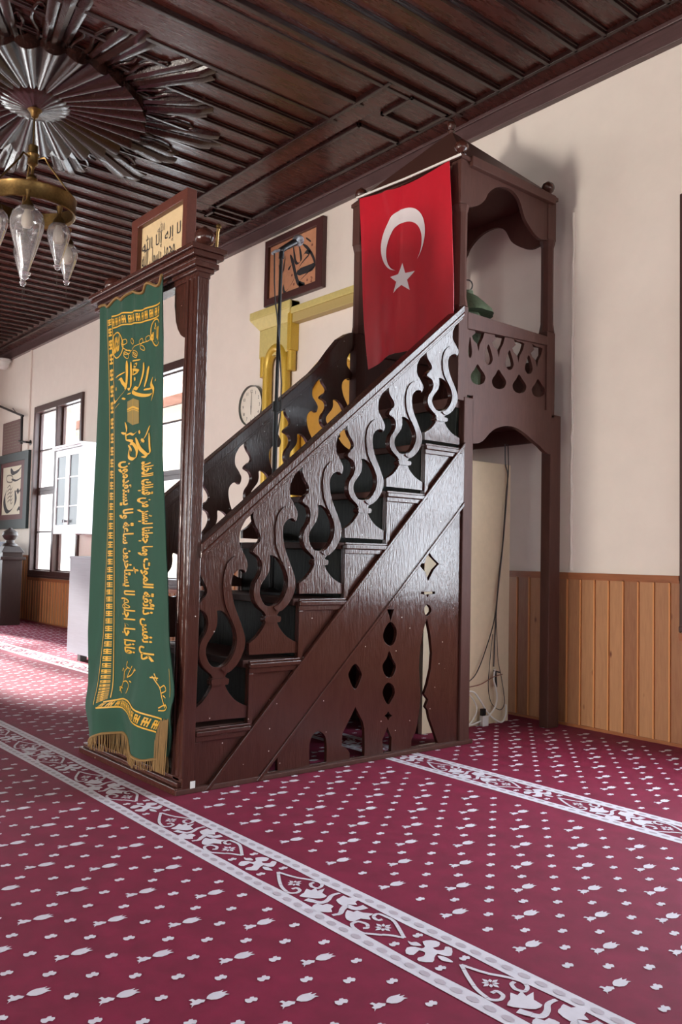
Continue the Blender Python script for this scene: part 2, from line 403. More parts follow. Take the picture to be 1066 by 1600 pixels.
# carpet: pile with woven tulips, buds and two-line border stripes, all in one floor mesh
def mirror(p): return [(a, -c) for a, c in p]
BUD = [(-0.016, -0.007), (-0.010, -0.011), (-0.002, -0.007), (0.004, -0.012), (0.012, -0.006), (0.014, 0.0), (0.008, 0.004), (0.010, 0.009), (0.002, 0.011), (-0.003, 0.006), (-0.012, 0.010), (-0.017, 0.002)]
TUL_H = [(-0.002, 0.000), (0.006, -0.012), (0.020, -0.020), (0.036, -0.019), (0.050, -0.014), (0.062, -0.016), (0.055, -0.007), (0.052, -0.004), (0.066, 0.001), (0.053, 0.004), (0.050, 0.007), (0.060, 0.013), (0.046, 0.014), (0.030, 0.018), (0.016, 0.015), (0.006, 0.009)]
TUL_B = [(-0.058, -0.018), (-0.046, -0.010), (-0.034, -0.013), (-0.024, -0.010), (-0.016, -0.012), (-0.007, -0.003), (-0.014, 0.003), (-0.020, 0.011), (-0.030, 0.010), (-0.033, 0.022), (-0.045, 0.020), (-0.040, 0.011), (-0.042, 0.004), (-0.052, 0.002), (-0.050, -0.008)]
fl = MB()
fl.box(XL - 0.1, XR + 0.1, YF - 0.1, YW + 0.02, -0.03, 0.0, 0)
STRIPE0, STRIPE_P = 1.363, 1.318
def motif(poly, x, y, sc=1.0, rz=0.0, m=1, z=0.0012):
    # the motif's long axis runs towards the qibla wall
    ca, sa = math.cos(rz), math.sin(rz)
    fl.mesh([(x + (v * ca - u * sa) * sc * -1, y + (u * ca + v * sa) * sc, z) for u, v in poly], [tuple(range(len(poly)))], m)
ns = [k for k in range(-5, 3)]
def near(x, y): return True
for k in ns:
    ya, yb = STRIPE0 + k * STRIPE_P + 0.225, STRIPE0 + (k + 1) * STRIPE_P - 0.005
    y0 = 0.672 if k < 0 else 1.671; x0 = -1.775 if k < 0 else -1.531
    for i in range(-215, 95):
        x = x0 + i * 0.0582
        if not XL < x < XR: continue
        for j in range(-100, 60):
            if (i + j) % 2: continue
            y = y0 + j * 0.0705
            u, v = (i + j) // 2, (i - j) // 2
            tul = (u % 2 == 0 and v % 2 == 0)
            mg = 0.06 if tul else 0.022
            if y < ya + mg or y > min(yb, YW) - mg or y < YF + 0.05: continue
            w = random.uniform(-0.05, 0.05)
            if tul: motif(TUL_H, x, y, 0.75, w); motif(TUL_B, x, y, 0.75, w)
            else: motif(BUD, x, y, random.uniform(0.88, 0.98), w)
# border stripe elements in (s, t): s along the stripe, t across it
def unit():
    """one repeat, measured on the carpet: pinwheel at s = 0, then (towards -s) heart, acanthus scrolls, heart"""
    def T(l): return [(q.x + 1.421, (q.y - 1.471) * 0.93) for q in (atZ(420 + a * 0.4018, 1320 + b_ * 0.4018) for a, b_ in l)]
    P = []
    line = lambda l, w: P.extend(ribbon(T(l), w, 5))
    poly = lambda l, n=3: P.append(spl(T(l), n))
    def flower(c, r):
        c = T([c])[0]
        for k in range(8):
            w = k * PI / 4; l = r if k % 2 == 0 else r * 0.8; u = (math.cos(w), math.sin(w))
            P.append([(c[0] + u[0] * 0.004, c[1] + u[1] * 0.004), (c[0] + u[0] * l * 0.6 - u[1] * r * 0.20, c[1] + u[1] * l * 0.6 + u[0] * r * 0.20), (c[0] + u[0] * l, c[1] + u[1] * l), (c[0] + u[0] * l * 0.6 + u[1] * r * 0.20, c[1] + u[1] * l * 0.6 - u[0] * r * 0.20)])
    line([(42, 106), (100, 124), (160, 134), (205, 144), (216, 157), (200, 168), (176, 164), (170, 152), (184, 146)], 0.0048)
    line([(42, 106), (44, 140), (52, 166), (75, 187), (105, 189), (124, 179), (112, 169), (92, 173)], 0.0048)
    flower((105, 150), 0.024)
    poly([(120, 202), (140, 188), (152, 172), (170, 178), (190, 168), (196, 180), (226, 170), (214, 188), (232, 200), (205, 210), (160, 208)], 2)
    line([(146, 213), (175, 221), (210, 226), (236, 214), (252, 197), (286, 187)], lambda t: 0.010 - 0.005 * t)
    poly([(268, 216), (284, 206), (300, 197), (318, 205), (342, 203), (358, 214), (345, 222), (352, 233), (318, 232), (290, 236)], 2)
    poly([(168, 242), (190, 230), (212, 236), (230, 230), (256, 240), (244, 250), (248, 263), (215, 264), (180, 258)], 2)
    line([(248, 276), (280, 268), (292, 250), (312, 238), (345, 248), (386, 240)], lambda t: 0.005 + 0.007 * t)
    poly([(300, 276), (310, 255), (335, 262), (350, 256), (372, 264), (416, 268), (396, 278), (402, 292), (362, 288), (334, 300), (306, 294)], 2)
    line([(532, 362), (516, 330), (496, 296), (460, 276), (430, 268), (415, 280), (428, 292), (450, 290)], 0.0048)
    line([(532, 362), (480, 353), (420, 350), (366, 345), (332, 326), (325, 309), (350, 300), (384, 309), (386, 324), (368, 326)], 0.0048)
    flower((450, 322), 0.026)
    poly([(605, 376), (640, 370), (674, 378), (668, 395), (645, 400), (662, 410), (690, 408), (696, 395), (722, 401), (718, 430), (690, 432), (662, 424), (648, 440), (640, 458), (584, 455), (582, 441), (605, 435), (612, 420), (588, 412), (565, 430), (534, 425), (540, 401), (575, 398), (600, 404), (614, 395)], 2)
    poly([(545, 374), (560, 380), (580, 378), (600, 392), (578, 394), (556, 390)], 2); poly([(662, 433), (690, 436), (716, 450), (722, 458), (700, 456), (676, 450)], 2)
    for c in ((492, 386), (590, 350), (772, 438), (672, 480)):
        q = T([c])[0]; P.append([(q[0] - v * 0.9, q[1] + u * 0.9) for u, v in BUD])
    return P
UNIT = unit()
for k in ns:
    yc = STRIPE0 + k * STRIPE_P + 0.104
    if yc < YF or yc > YW: continue
    for sgn in (-1, 1):
        a, c = (0.061, 0.105)
        N = 360; e0 = []; e1 = []
        for i in range(N + 1):
            x = XL + (XR - XL) * i / N
            e0.append((x, yc + sgn * (a + 0.002 * math.sin(i * 0.9)), 0.0012)); e1.append((x, yc + sgn * (c + 0.003 * math.sin(i * 0.11)), 0.0012))
        fl.mesh(e0 + e1, [(i, i + 1, N + 2 + i, N + 1 + i) for i in range(N)], 1)
        x = XL + 0.03
        while x < XR - 0.05:
            fl.mesh([(p[0], p[1], 0.002) for p in disc(x, yc + sgn * 0.083, 0.016, 0.009, 8)], [tuple(range(8))], 2); x += 0.046
    s0 = -1.421
    for i in range(-16, 8):
        xs = s0 + 0.70 * i
        if xs - 0.62 < XL or xs + 0.15 > XR: continue
        for pi, p in enumerate(UNIT):
            fl.mesh([(xs + a, yc + c, 0.0012 + 0.00012 * (pi % 6)) for a, c in p], [tuple(range(len(p)))], 1)
struct(fl.build('floor', [CARP, CARPW, CARPG]))

# ceiling: boards, cover battens, the framed border in front of the niche
c = MB(); c.box(XL - 0.1, XR + 0.1, YF - 0.1, YW + 0.1, ZC, ZC + 0.06, 0)
def batten(x, y0, y1, w=0.020, h=0.026):
    c.box(x - w, x + w, y0, y1, ZC - h * 0.55, ZC, 1); c.box(x - w * 0.55, x + w * 0.55, y0, y1, ZC - h, ZC, 1)
x = -5.962
while x > XL: batten(x, YF, 3.82); x -= 0.193
for k in range(8): batten(-4.417 - 0.193 * k, YF, 3.345)
x = -3.481
while x < XR: batten(x, YF, 3.90, 0.022, 0.03); x += 0.1835
for x0, x1 in ((-4.235, -3.975), (-3.72, -3.645)):       # flat beams towards the entrance
    c.box(x0, x1, YF, 3.40 if x0 < -4 else 3.95, ZC - 0.022, ZC, 0)
    for q in (x0, x1): c.box(q - 0.014, q + 0.014, YF, 3.40 if x0 < -4 else 3.95, ZC - 0.032, ZC, 1)
c.box(-6.10, -3.66, 3.345, 3.50, ZC - 0.024, ZC, 0); c.box(-6.10, -3.66, 3.335, 3.36, ZC - 0.034, ZC, 1)
c.box(XL, XR, 3.90, 4.05, ZC - 0.02, ZC, 0); c.box(XL, XR, 3.885, 3.91, ZC - 0.03, ZC, 1)
c.box(-6.10, -3.66, 3.50, 3.93, ZC - 0.010, ZC, 0)
def frame_mould(x0, x1, y0, y1, w=0.024, h=0.034):
    for a in ((x0, x1, y0, y0 + w), (x0, x1, y1 - w, y1), (x0, x0 + w, y0, y1), (x1 - w, x1, y0, y1)): c.box(*a, ZC - h, ZC, 1)
frame_mould(-5.95, -4.16, 3.53, 3.90); frame_mould(-6.17, -6.02, 3.56, 3.88); frame_mould(-3.975, -3.69, 3.55, 3.88)
c.box(-6.10, -3.66, 3.92, 4.05, ZC - 0.026, ZC, 0)
struct(c.build('ceiling', [CEIL, CEILD], bevel=0.003))
t = MB(); t.box(XL, XR, YW - 0.045, YW, 3.61, ZC, 0); t.box(XL, XR, YW - 0.06, YW - 0.045, ZC - 0.045, ZC - 0.02, 0)
struct(t.build('trim_1', CEILX, bevel=0.004))
t = MB()
for a in ((XL, XR, YF, YF + 0.045), (XL, XL + 0.045, YF, YW), (XR - 0.045, XR, YF, YW)): t.box(*a, 3.61, ZC, 0)
struct(t.build('trim_2', CEIL))
# wainscot of pine boards
def wains(name, spans, along, base, sgn):
    w = MB(); bw = 0.088
    for a0, a1, zt in spans:
        k = math.floor(a0 / bw)
        def bx(p0, p1, q0, q1, z0, z1, m):
            lo, hi = min(base + sgn * q0, base + sgn * q1), max(base + sgn * q0, base + sgn * q1)
            if along == 'X': w.box(p0, p1, lo, hi, z0, z1, m)
            else: w.box(lo, hi, p0, p1, z0, z1, m)
        while k * bw < a1:
            p0, p1 = max(a0, k * bw + 0.008), min(a1, (k + 1) * bw - 0.003)
            if p1 > p0: bx(p0, p1, 0, 0.018, 0, zt, 0)
            g0, g1 = max(a0, k * bw - 0.003), min(a1, k * bw + 0.008)
            if g1 > g0: bx(g0, g1, 0, 0.013, 0, zt, 2); bx(max(a0, g0 - 0.001), min(a1, g0 + 0.006), 0, 0.024, 0, zt - 0.02, 1)
            k += 1
        bx(a0, a1, 0, 0.030, zt - 0.012, zt + 0.012, 2); bx(a0, a1, 0, 0.024, zt - 0.026, zt - 0.012, 2)
        bx(a0, a1, 0, 0.026, 0, 0.016, 2)
    return struct(w.build(name, [PINE, PINEGLINT, PINECAP]))
def cuts(lo, hi, holes, zt, zw):
    out = []; x = lo
    for a, c_ in sorted(holes):
        out.append((x, a, zt)); 
        if zw: out.append((a, c_, zw))
        x = c_
    out.append((x, hi, zt)); return out
wains('baseboard_back', cuts(XL, XR, WIN_X, 0.836, WIN_Z[0] - 0.015), 'X', YW, -1)
sp = cuts(XL, XR, FRONT_WIN, 0.836, WIN_Z[0] - 0.015)
sp2 = []
for a, c_, z in sp:
    if a < DOOR_X[0] < c_: sp2 += [(a, DOOR_X[0] - 0.05, z), (DOOR_X[1] + 0.05, c_, z)]
    else: sp2.append((a, c_, z))
wains('baseboard_front', sp2, 'X', YF, 1)
wains('baseboard_left', cuts(YF, YW, SIDE_WIN, 0.836, WIN_Z[0] - 0.015), 'Y', XL, 1)
wains('baseboard_right', cuts(YF, YW, SIDE_WIN, 0.836, WIN_Z[0] - 0.015), 'Y', XR, -1)
# windows
def window(n, fn, a0, a1, label):
    """fn(u, v, d): u along the wall, v up, d into the room"""
    root = thing('window_%d' % n, fn((a0 + a1) / 2, WIN_Z[0], 0), label, 'window'); root['kind'] = 'structure'
    z0, z1 = WIN_Z; F = MB(); mid = (a0 + a1) / 2; zm = (z0 + z1) / 2
    F.plate(rect(a0 + 0.002, a1 - 0.002, z0 + 0.002, z1 - 0.002), [rect(a0 + 0.055, mid - 0.03, z0 + 0.09, z1 - 0.085), rect(mid + 0.03, a1 - 0.055, z0 + 0.09, z1 - 0.085)], fn, -0.09, 0.028)
    F.plate(rect(a0 + 0.002, a1 - 0.002, z0 + 0.002, z0 + 0.03), [], fn, 0.028, 0.036)
    F.build('window_frame', WINW, root, bevel=0.004)
    for p0, p1 in ((a0 + 0.055, mid - 0.03), (mid + 0.03, a1 - 0.055)):
        for q0, q1 in ((z0 + 0.09, zm - 0.035), (zm + 0.035, z1 - 0.085)):
            h = (q0 + q1) / 2
            s = MB().plate(rect(p0 - 0.01, p1 + 0.01, q0 - 0.04, q1 + 0.04), [rect(p0 + 0.035, p1 - 0.035, q0 + 0.015, h - 0.011), rect(p0 + 0.035, p1 - 0.035, h + 0.011, q1 - 0.015)], fn, -0.075, -0.04)
            so = s.build('sash', WINW, root, bevel=0.003)
            MB().plate(rect(p0 + 0.03, p1 - 0.03, q0 + 0.01, q1 - 0.01), [], fn, -0.062, -0.058).build('pane', PANE, so)
    return root
n = 0
for (a, c_), lb in zip(WIN_X, ('dark wooden window behind the white wall cabinet at far left', 'dark wooden window seen through the portal beside the green banner', 'dark window frame edge at the right end of the picture')):
    n += 1; window(n, lambda u, v, d: (u, YW - d, v), a, c_, lb)
for (a, c_), lb in zip(FRONT_WIN, ('leftmost window of the entrance wall', 'window of the entrance wall next to the door', 'right window of the entrance wall')):
    n += 1; window(n, lambda u, v, d: (u, YF + d, v), a, c_, lb)
for i, (a, c_) in enumerate(SIDE_WIN):
    n += 1; window(n, lambda u, v, d: (XL + d, u, v), a, c_, ('front', 'rear')[i] + ' window of the left end wall')
    n += 1; window(n, lambda u, v, d: (XR - d, u, v), a, c_, ('front', 'rear')[i] + ' window of the right end wall')
d = MB().plate(rect(DOOR_X[0] - 0.06, DOOR_X[1] + 0.06, 0.0, 2.17), [rect(DOOR_X[0] + 0.02, DOOR_X[1] - 0.02, 0.001, 2.1)], Yp(YF), -0.12, 0.03)
struct(d.build('door_1', WINW, bevel=0.004))
# outside: yard and the house across it
g = MB(); g.box(-60, 60, YW + WT, 60, -0.6, -0.5); g.box(-60, 60, -60, YF - WT, -0.6, -0.5); g.box(XR + WT, 60, YF - WT, YW + WT, -0.6, -0.5); g.box(-60, XL - WT, YF - WT, YW + WT, -0.6, -0.5)
struct(g.build('ground', GROUND))
h = thing('neighbouring_house', (-14, 9.5, -0.5), 'pale house with red brown timber eaves seen through the windows', 'house'); h['kind'] = 'structure'
MB().box(-26, -6, 9.2, 9.6, -0.5, 4.2).build('house_wall', FACADE, h)
e = MB(); e.hexa([(-26.6, 8.3, 4.1), (-5.4, 8.3, 4.1), (-5.4, 9.8, 4.3), (-26.6, 9.8, 4.3)], [(-26.6, 8.3, 4.35), (-5.4, 8.3, 4.35), (-5.4, 9.8, 4.9), (-26.6, 9.8, 4.9)])
e.build('eaves', ROOFT, h)

random.seed(11)
t = MB(); t.tube([(-2.892 + random.uniform(-0.004, 0.005), YW - 0.002, 0.86 + 0.05 * k) for k in range(42)], 0.009, 6); struct(t.build('trim_3', WALL), 'ragged pale plaster edge on the wall beside the rear pulpit post')
# conduit down the wall, fastened below the ceiling trim
t = MB(); p = atY(47, 640, YW); t.box(p.x - 0.02, p.x + 0.02, YW - 0.02, YW, 2.27, 3.61)
tag(t.build('cable_conduit', WALL, offset=(p.x, YW, 2.27)), 'cream cable duct running up the wall left of the far window', 'conduit')

# ------------------------------------------------------------------ the wooden pulpit with its stairs
XS, XQ = -2.897, -3.737          # near and far side of the stairs
NEAR = lambda u, v, d: (XS - d, u, v)       # boards of the near side, d goes inwards
FAR = lambda u, v, d: (XQ + d, u, v)
SIDES = ((NEAR, 1), (FAR, -1))
PUL = thing('pulpit', (-3.317, 2.8, 0), 'tall brown wooden pulpit with a staircase, fretwork sides and pyramid canopy', 'pulpit')
STEP, RISE, Y0, Z0 = 0.2436, 0.2445, 1.699, 0.236
zt = lambda k: Z0 + RISE * k
yt = lambda k: Y0 + STEP * k
rail_b = lambda y: 0.902 + 0.843 * (y - 1.709)
s_top = lambda y: 1.032 * (y - 1.741)
s_bot = lambda y: 0.985 * (y - 1.974)
NS = 6
# threshold and foot rails
t = MB(); t.box(XQ - 0.03, XS + 0.012, 1.618, 1.70, 0, 0.026); t.box(XQ - 0.02, XS + 0.002, 1.632, 1.70, 0.026, 0.044); t.box(XQ - 0.01, XS - 0.01, 1.648, 1.72, 0.044, 0.058)
t.build('threshold', PAINT, PUL, bevel=0.003)
for fn, s in SIDES:
    t = MB(); a, b_ = (XS - 0.01, XS + 0.016) if s > 0 else (XQ - 0.016, XQ + 0.01)
    t.box(a, b_, 1.62, 3.27, 0, 0.020); t.build('foot_rail', PAINT_FLAT, PUL, bevel=0.003)
# portal
def post(name, x0, x1, y0, y1, z0, z1, mt=PAINT, groove=True):
    t = MB(); t.box(x0, x1, y0, y1, z0, z1)
    if groove:
        w = (x1 - x0) * 0.18
        t.box(x0 - 0.003, x0 + w, y0 - 0.006, y0 + 0.004, z0 + 0.06, z1); t.box(x1 - w, x1 + 0.003, y0 - 0.006, y0 + 0.004, z0 + 0.06, z1)
        t.box(x0 + 2 * w, x1 - 2 * w, y0 - 0.004, y0 + 0.004, z0 + 0.06, z1)
    return t.build(name, mt, PUL, bevel=0.004)
post('portal_post', -2.962, -2.884, 1.648, 1.700, 0.0, 1.985)
post('portal_post', -3.700, -3.622, 1.648, 1.700, 0.0, 1.985)
t = MB(); t.box(-3.752, -2.880, 1.645, 1.702, 1.975, 2.03)
t.build('lintel', PAINT, PUL, bevel=0.003)
t = MB()
for i, (z0, z1, q) in enumerate(((1.995, 2.012, 0.012), (2.012, 2.034, 0.026), (2.034, 2.048, 0.020), (2.048, 2.070, 0.040), (2.070, 2.092, 0.050))):
    t.box(-3.752 - q, -2.880 + q * 0.8, 1.645 - q, 1.702 + q, z0, z1)
t.build('cornice', PAINT, PUL, bevel=0.004)
for s in (1, -1):
    xa = -2.962 if s > 0 else -3.622
    pr = [(0, 1.99), (0, 1.755), (-0.028, 1.757), (-0.055, 1.772), (-0.080, 1.800), (-0.098, 1.835), (-0.106, 1.875), (-0.112, 1.90), (-0.112, 1.99)]
    for y0_ in (1.652,):
        t = MB().plate([(xa + s * a, z) for a, z in pr], [], Yp(y0_), 0, 0.034); t.build('bracket', PAINT, PUL, bevel=0.003)
    # a second bracket runs along the side, inwards from the post
for x in (-2.885, -3.70):
    t = MB().lathe([(0.026, 2.088), (0.030, 2.094), (0.022, 2.100), (0.020, 2.104), (0.034, 2.112), (0.040, 2.126), (0.041, 2.138), (0.038, 2.150), (0.028, 2.163), (0.014, 2.171), (0.006, 2.178), (0.0, 2.180)], (x, 1.672, 0), 24)
    t.build('finial', PAINT, PUL, smooth=True)
# staircase sides: stepped plate, string board, tread mouldings, lower board
HB = lambda l: crop(l, 520, 820, 0.25)
H_A = spl(YZ(HB([(150, 870), (185, 920), (185, 960), (148, 1030), (110, 960), (110, 920)]), XS), 4)
H_B = [(p[0], max(p[1], 0.022)) for p in YZ(HB([(150, 1140), (172, 1185), (195, 1230), (205, 1275), (207, 1400), (205, 1462), (115, 1472), (113, 1425), (95, 1400), (65, 1382), (68, 1310), (90, 1265), (118, 1210)]), XS)]
def col(l): return YZ(HB(l), XS)
H_C = [col([(348, 530), (390, 530), (378, 570), (371, 603), (362, 570)]), spl(col([(370, 608), (400, 640), (408, 680), (395, 735), (368, 757), (335, 735), (323, 690), (340, 640)]), 3),
       spl(col([(362, 790, ), (380, 835), (403, 880), (390, 935), (362, 958), (332, 935), (320, 880), (345, 835)]), 3), spl(col([(360, 988), (388, 1010), (396, 1055), (375, 1100), (356, 1125), (335, 1100), (320, 1050), (335, 1005)]), 3),
       col([(355, 1168), (366, 1185), (381, 1195), (366, 1205), (355, 1225), (345, 1205), (331, 1195), (345, 1185)]), col([(350, 1268), (362, 1300), (376, 1330), (372, 1420), (325, 1428), (318, 1345), (335, 1310)])]
H_D = [col([(600, 150), (628, 200), (672, 245), (640, 280), (603, 352), (590, 300), (543, 245), (585, 240), (595, 200)]), col([(560, 420), (648, 418), (646, 432), (608, 436), (601, 455), (594, 436), (562, 434)]),
       spl(col([(600, 498), (622, 520), (622, 545), (598, 570), (583, 550), (583, 515)]), 3),
       col([(598, 585), (618, 690), (629, 800), (622, 900), (600, 1000), (580, 1060), (605, 1095), (588, 1140), (603, 1160), (612, 1210), (640, 1290), (665, 1365), (498, 1390), (500, 1345), (525, 1300), (548, 1180), (558, 1075), (548, 900), (556, 760), (575, 660)])]
ARCH_E = spl([(2.268, 0.024, 1), (2.266, 0.105), (2.280, 0.145), (2.312, 0.160), (2.345, 0.140), (2.358, 0.100), (2.360, 0.024, 1)], 4)
TRI_F = [(2.055, 0.024), (2.100, 0.086), (2.102, 0.024)]
# baluster: outline measured in treads (u) and share of the height to the handrail (t)
BC = lambda l: [(((q[0] - 2.188) / STEP), (q[1] - 0.722) / (rail_b(q[0]) - 0.722)) for q in YZ(crop([(a[0], a[1]) for a in l], 420, 700, 220 / 1066), XS)]
def bspl(l, n=4, closed=True): 
    m = BC(l); return spl([(m[i] + (1,)) if len(l[i]) > 2 else m[i] for i in range(len(l))], n, closed)
B_OUT = bspl([(235, 1108, 1), (235, 1030, 1), (290, 985), (330, 930), (347, 895, 1), (336, 888), (331, 870), (337, 852), (352, 842, 1), (340, 822, 1), (295, 785), (265, 735), (257, 680), (268, 620), (297, 570), (313, 520), (310, 480), (295, 445), (270, 425), (251, 410, 1),
              (258, 385), (285, 355, 1), (305, 340), (313, 310), (300, 270), (276, 225), (264, 180), (262, 140, 1), (585, -275, 1), (593, -232), (577, -170), (545, -115), (520, -60), (515, 0), (522, 40), (547, 88), (566, 135), (564, 172), (553, 202, 1),
              (527, 182), (498, 190), (473, 222), (464, 270), (468, 330), (483, 400), (512, 480), (540, 560), (553, 620), (546, 680), (522, 740), (490, 787), (440, 822, 1), (428, 842, 1), (441, 852), (446, 870), (441, 888), (428, 895, 1), (450, 940), (490, 990), (535, 1022, 1), (572, 1040, 1), (572, 1108, 1)])
B_HOLE = bspl([(345, 772), (320, 740), (304, 690), (310, 640), (338, 592), (364, 550), (375, 500), (374, 450), (378, 432, 1), (405, 434), (442, 465), (478, 530), (494, 600), (489, 660), (465, 722), (430, 764), (388, 782)])
B_LARM = bspl([(335, 818), (297, 782), (268, 735), (260, 680), (271, 622), (300, 572), (316, 520), (313, 478), (297, 443), (270, 422), (256, 408, 1), (262, 385), (290, 358), (322, 358), (350, 388), (371, 440), (373, 500), (362, 550), (336, 592), (308, 640), (302, 690), (318, 742), (342, 780)])
B_RARM = bspl([(400, 790), (432, 770), (467, 725), (492, 662), (497, 600), (480, 530), (440, 440), (418, 370), (410, 290), (413, 220), (432, 150), (470, 104), (512, 94), (545, 112), (562, 145), (561, 172), (552, 198, 1), (527, 179), (498, 186), (470, 220), (461, 270), (465, 330), (480, 400), (509, 480), (537, 560), (550, 620), (543, 680), (519, 738), (488, 783), (440, 818)])
def base_of(k):
    def f(p):
        y = yt(k) + p[0] * STEP; return (y, zt(k) + p[1] * (rail_b(y) - zt(k)))
    return f
for fn, s in SIDES:
    # stepped plate behind the string board
    P = [(1.700, 0.0)]
    for k in range(NS):
        P += [(yt(k) if k else 1.700, zt(k) - 0.012), (yt(k) + STEP, zt(k) - 0.012)]
    P[-1] = (3.185, P[-1][1])
    P += [(3.185, s_bot(3.185)), (1.990, 0.0)]
    MB().plate(P, [], fn, 0.004, 0.026).build('stair_side', PAINT, PUL, bevel=0.002)
    st = MB()
    st.plate([(1.741, 0.0), (3.185, s_top(3.185)), (3.185, s_bot(3.185)), (1.974, 0.0)], [], fn, -0.012, 0.004)
    for f_ in (s_top, s_bot):                          # beads along both edges
        st.plate([(1.745 if f_ is s_top else 1.978, 0.002), (3.185, f_(3.185) + 0.0), (3.185, f_(3.185) - 0.022), (1.767 if f_ is s_top else 2.0, 0.002)], [], fn, -0.018, -0.010)
    st.build('string_board', PAINT, PUL, bevel=0.003)
    for k in range(NS):
        y, z = yt(k), zt(k); y1 = min(y + STEP + 0.008, 3.185)
        m = MB(); ya = y - 0.004 if k else 1.702
        for z0, z1, q in ((z - 0.050, z - 0.028, 0.008), (z - 0.028, z - 0.010, 0.016), (z - 0.010, z, 0.008)):
            m.plate(rect(ya, y1, z0, z1), [], fn, -q, 0.004)
        m.plate(rect(ya, ya + 0.022, s_top(y) if k else 0.0, z - 0.049), [], fn, -0.0065, 0.004)
        m.build('tread_moulding', PAINT, PUL, bevel=0.003)
        f = base_of(k)
        bal = MB().plate([f(p) for p in B_OUT], [[f(p) for p in B_HOLE]], fn, 0.002, 0.024)
        bal.plate([f(p) for p in B_LARM], [], fn, -0.004, 0.003); bal.plate([f(p) for p in B_RARM], [], fn, -0.004, 0.003)
        q0, q1 = f(BC([(336, 888)])[0]), f(BC([(441, 852)])[0])
        bal.plate([f(p) for p in bspl([(350, 890), (336, 882), (334, 862), (348, 850), (430, 850), (443, 860), (441, 880), (428, 890)])], [], fn, -0.010, 0.003)
        bal.build('baluster', PAINT, PUL, bevel=0.0022)
    hr = MB()
    if s > 0: up = [(1.695, rail_b(1.695) + 0.052), (3.16, rail_b(3.16) + 0.052)]
    else:
        up = [(1.695, rail_b(1.695) + 0.052), (2.85, rail_b(2.85) + 0.052), (2.92, rail_b(2.92) + 0.066), (2.98, rail_b(2.98) + 0.095), (3.04, rail_b(3.04) + 0.115), (3.10, rail_b(3.10) + 0.105), (3.16, rail_b(3.16) + 0.070)]
    hr.plate([(1.695, rail_b(1.695) - 0.004), (3.16, rail_b(3.16) - 0.004)] + up[::-1], [], fn, -0.022, 0.040)
    hr.plate([(1.695, rail_b(1.695) - 0.020), (3.16, rail_b(3.16) - 0.020), (3.16, rail_b(3.16)), (1.695, rail_b(1.695))], [], fn, -0.010, 0.034)
    hr.plate([(1.695, rail_b(1.695) + 0.010), (3.16, rail_b(3.16) + 0.010), (3.16, rail_b(3.16) + 0.018), (1.695, rail_b(1.695) + 0.018)], [], fn, -0.026, -0.02)
    hr.build('handrail', PAINT, PUL, bevel=0.005)
    MB().plate([(1.985, 0.012), (3.19, 0.012), (3.19, s_bot(3.19) + 0.01)], ([H_A, H_B] + H_C + H_D + [ARCH_E, TRI_F]) if s > 0 else [], fn, 0.008, 0.026).build('lower_side_board', PAINT, PUL, bevel=0.002)
# steps between the sides
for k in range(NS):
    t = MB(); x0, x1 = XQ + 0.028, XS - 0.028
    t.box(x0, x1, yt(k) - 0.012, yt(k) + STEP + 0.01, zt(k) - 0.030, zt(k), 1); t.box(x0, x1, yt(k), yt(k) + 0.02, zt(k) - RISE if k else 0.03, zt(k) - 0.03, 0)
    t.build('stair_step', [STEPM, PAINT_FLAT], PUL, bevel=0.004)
t = MB(); t.box(XQ + 0.02, XS - 0.02, 3.14, 3.96, 1.665, 1.715, 1); t.box(XQ + 0.028, XS - 0.028, 3.16, 3.18, zt(5), 1.665, 0)
t.build('platform', [STEPM, PAINT_FLAT], PUL)
# platform posts: a lower and a slimmer upper storey
PX = [(XS - 0.062, XS), (XQ, XQ + 0.062)]
for x0, x1 in PX:
    ex = 0.004
    t = MB(); t.box(x0, x1 + (ex if x1 == XS else 0), 3.186, 3.256, 0, 1.72); t.build('post_lower', PAINT_FLAT, PUL, bevel=0.004)
    t = MB(); t.box(x0, x1, 3.896, 3.990, 0, 1.72); t.build('post_lower', PAINT_FLAT, PUL, bevel=0.004)
    for ya, yb in ((3.140, 3.212), (3.858, 3.930)):
        t = MB(); t.box(x0, x1, ya, yb, 1.70, 2.18); t.box(x0, x1, ya, yb, 2.70, 2.955)
        cx, cy = (x0 + x1) / 2, (ya + yb) / 2
        t.lathe([(0.043, 2.18), (0.040, 2.20), (0.035, 2.23), (0.034, 2.45), (0.035, 2.66), (0.040, 2.68), (0.044, 2.70)], (cx, cy, 0), 8)
        pu = t.build('post_upper', PAINT_FLAT, PUL, bevel=0.003)
        f = MB().lathe([(0.026, 2.955), (0.030, 2.962), (0.020, 2.972), (0.018, 2.978), (0.030, 2.988), (0.036, 3.002), (0.036, 3.016), (0.029, 3.030), (0.016, 3.038), (0.008, 3.046), (0, 3.048)], (cx, cy, 0), 20)
        f.build('finial', PAINT, pu, smooth=True)
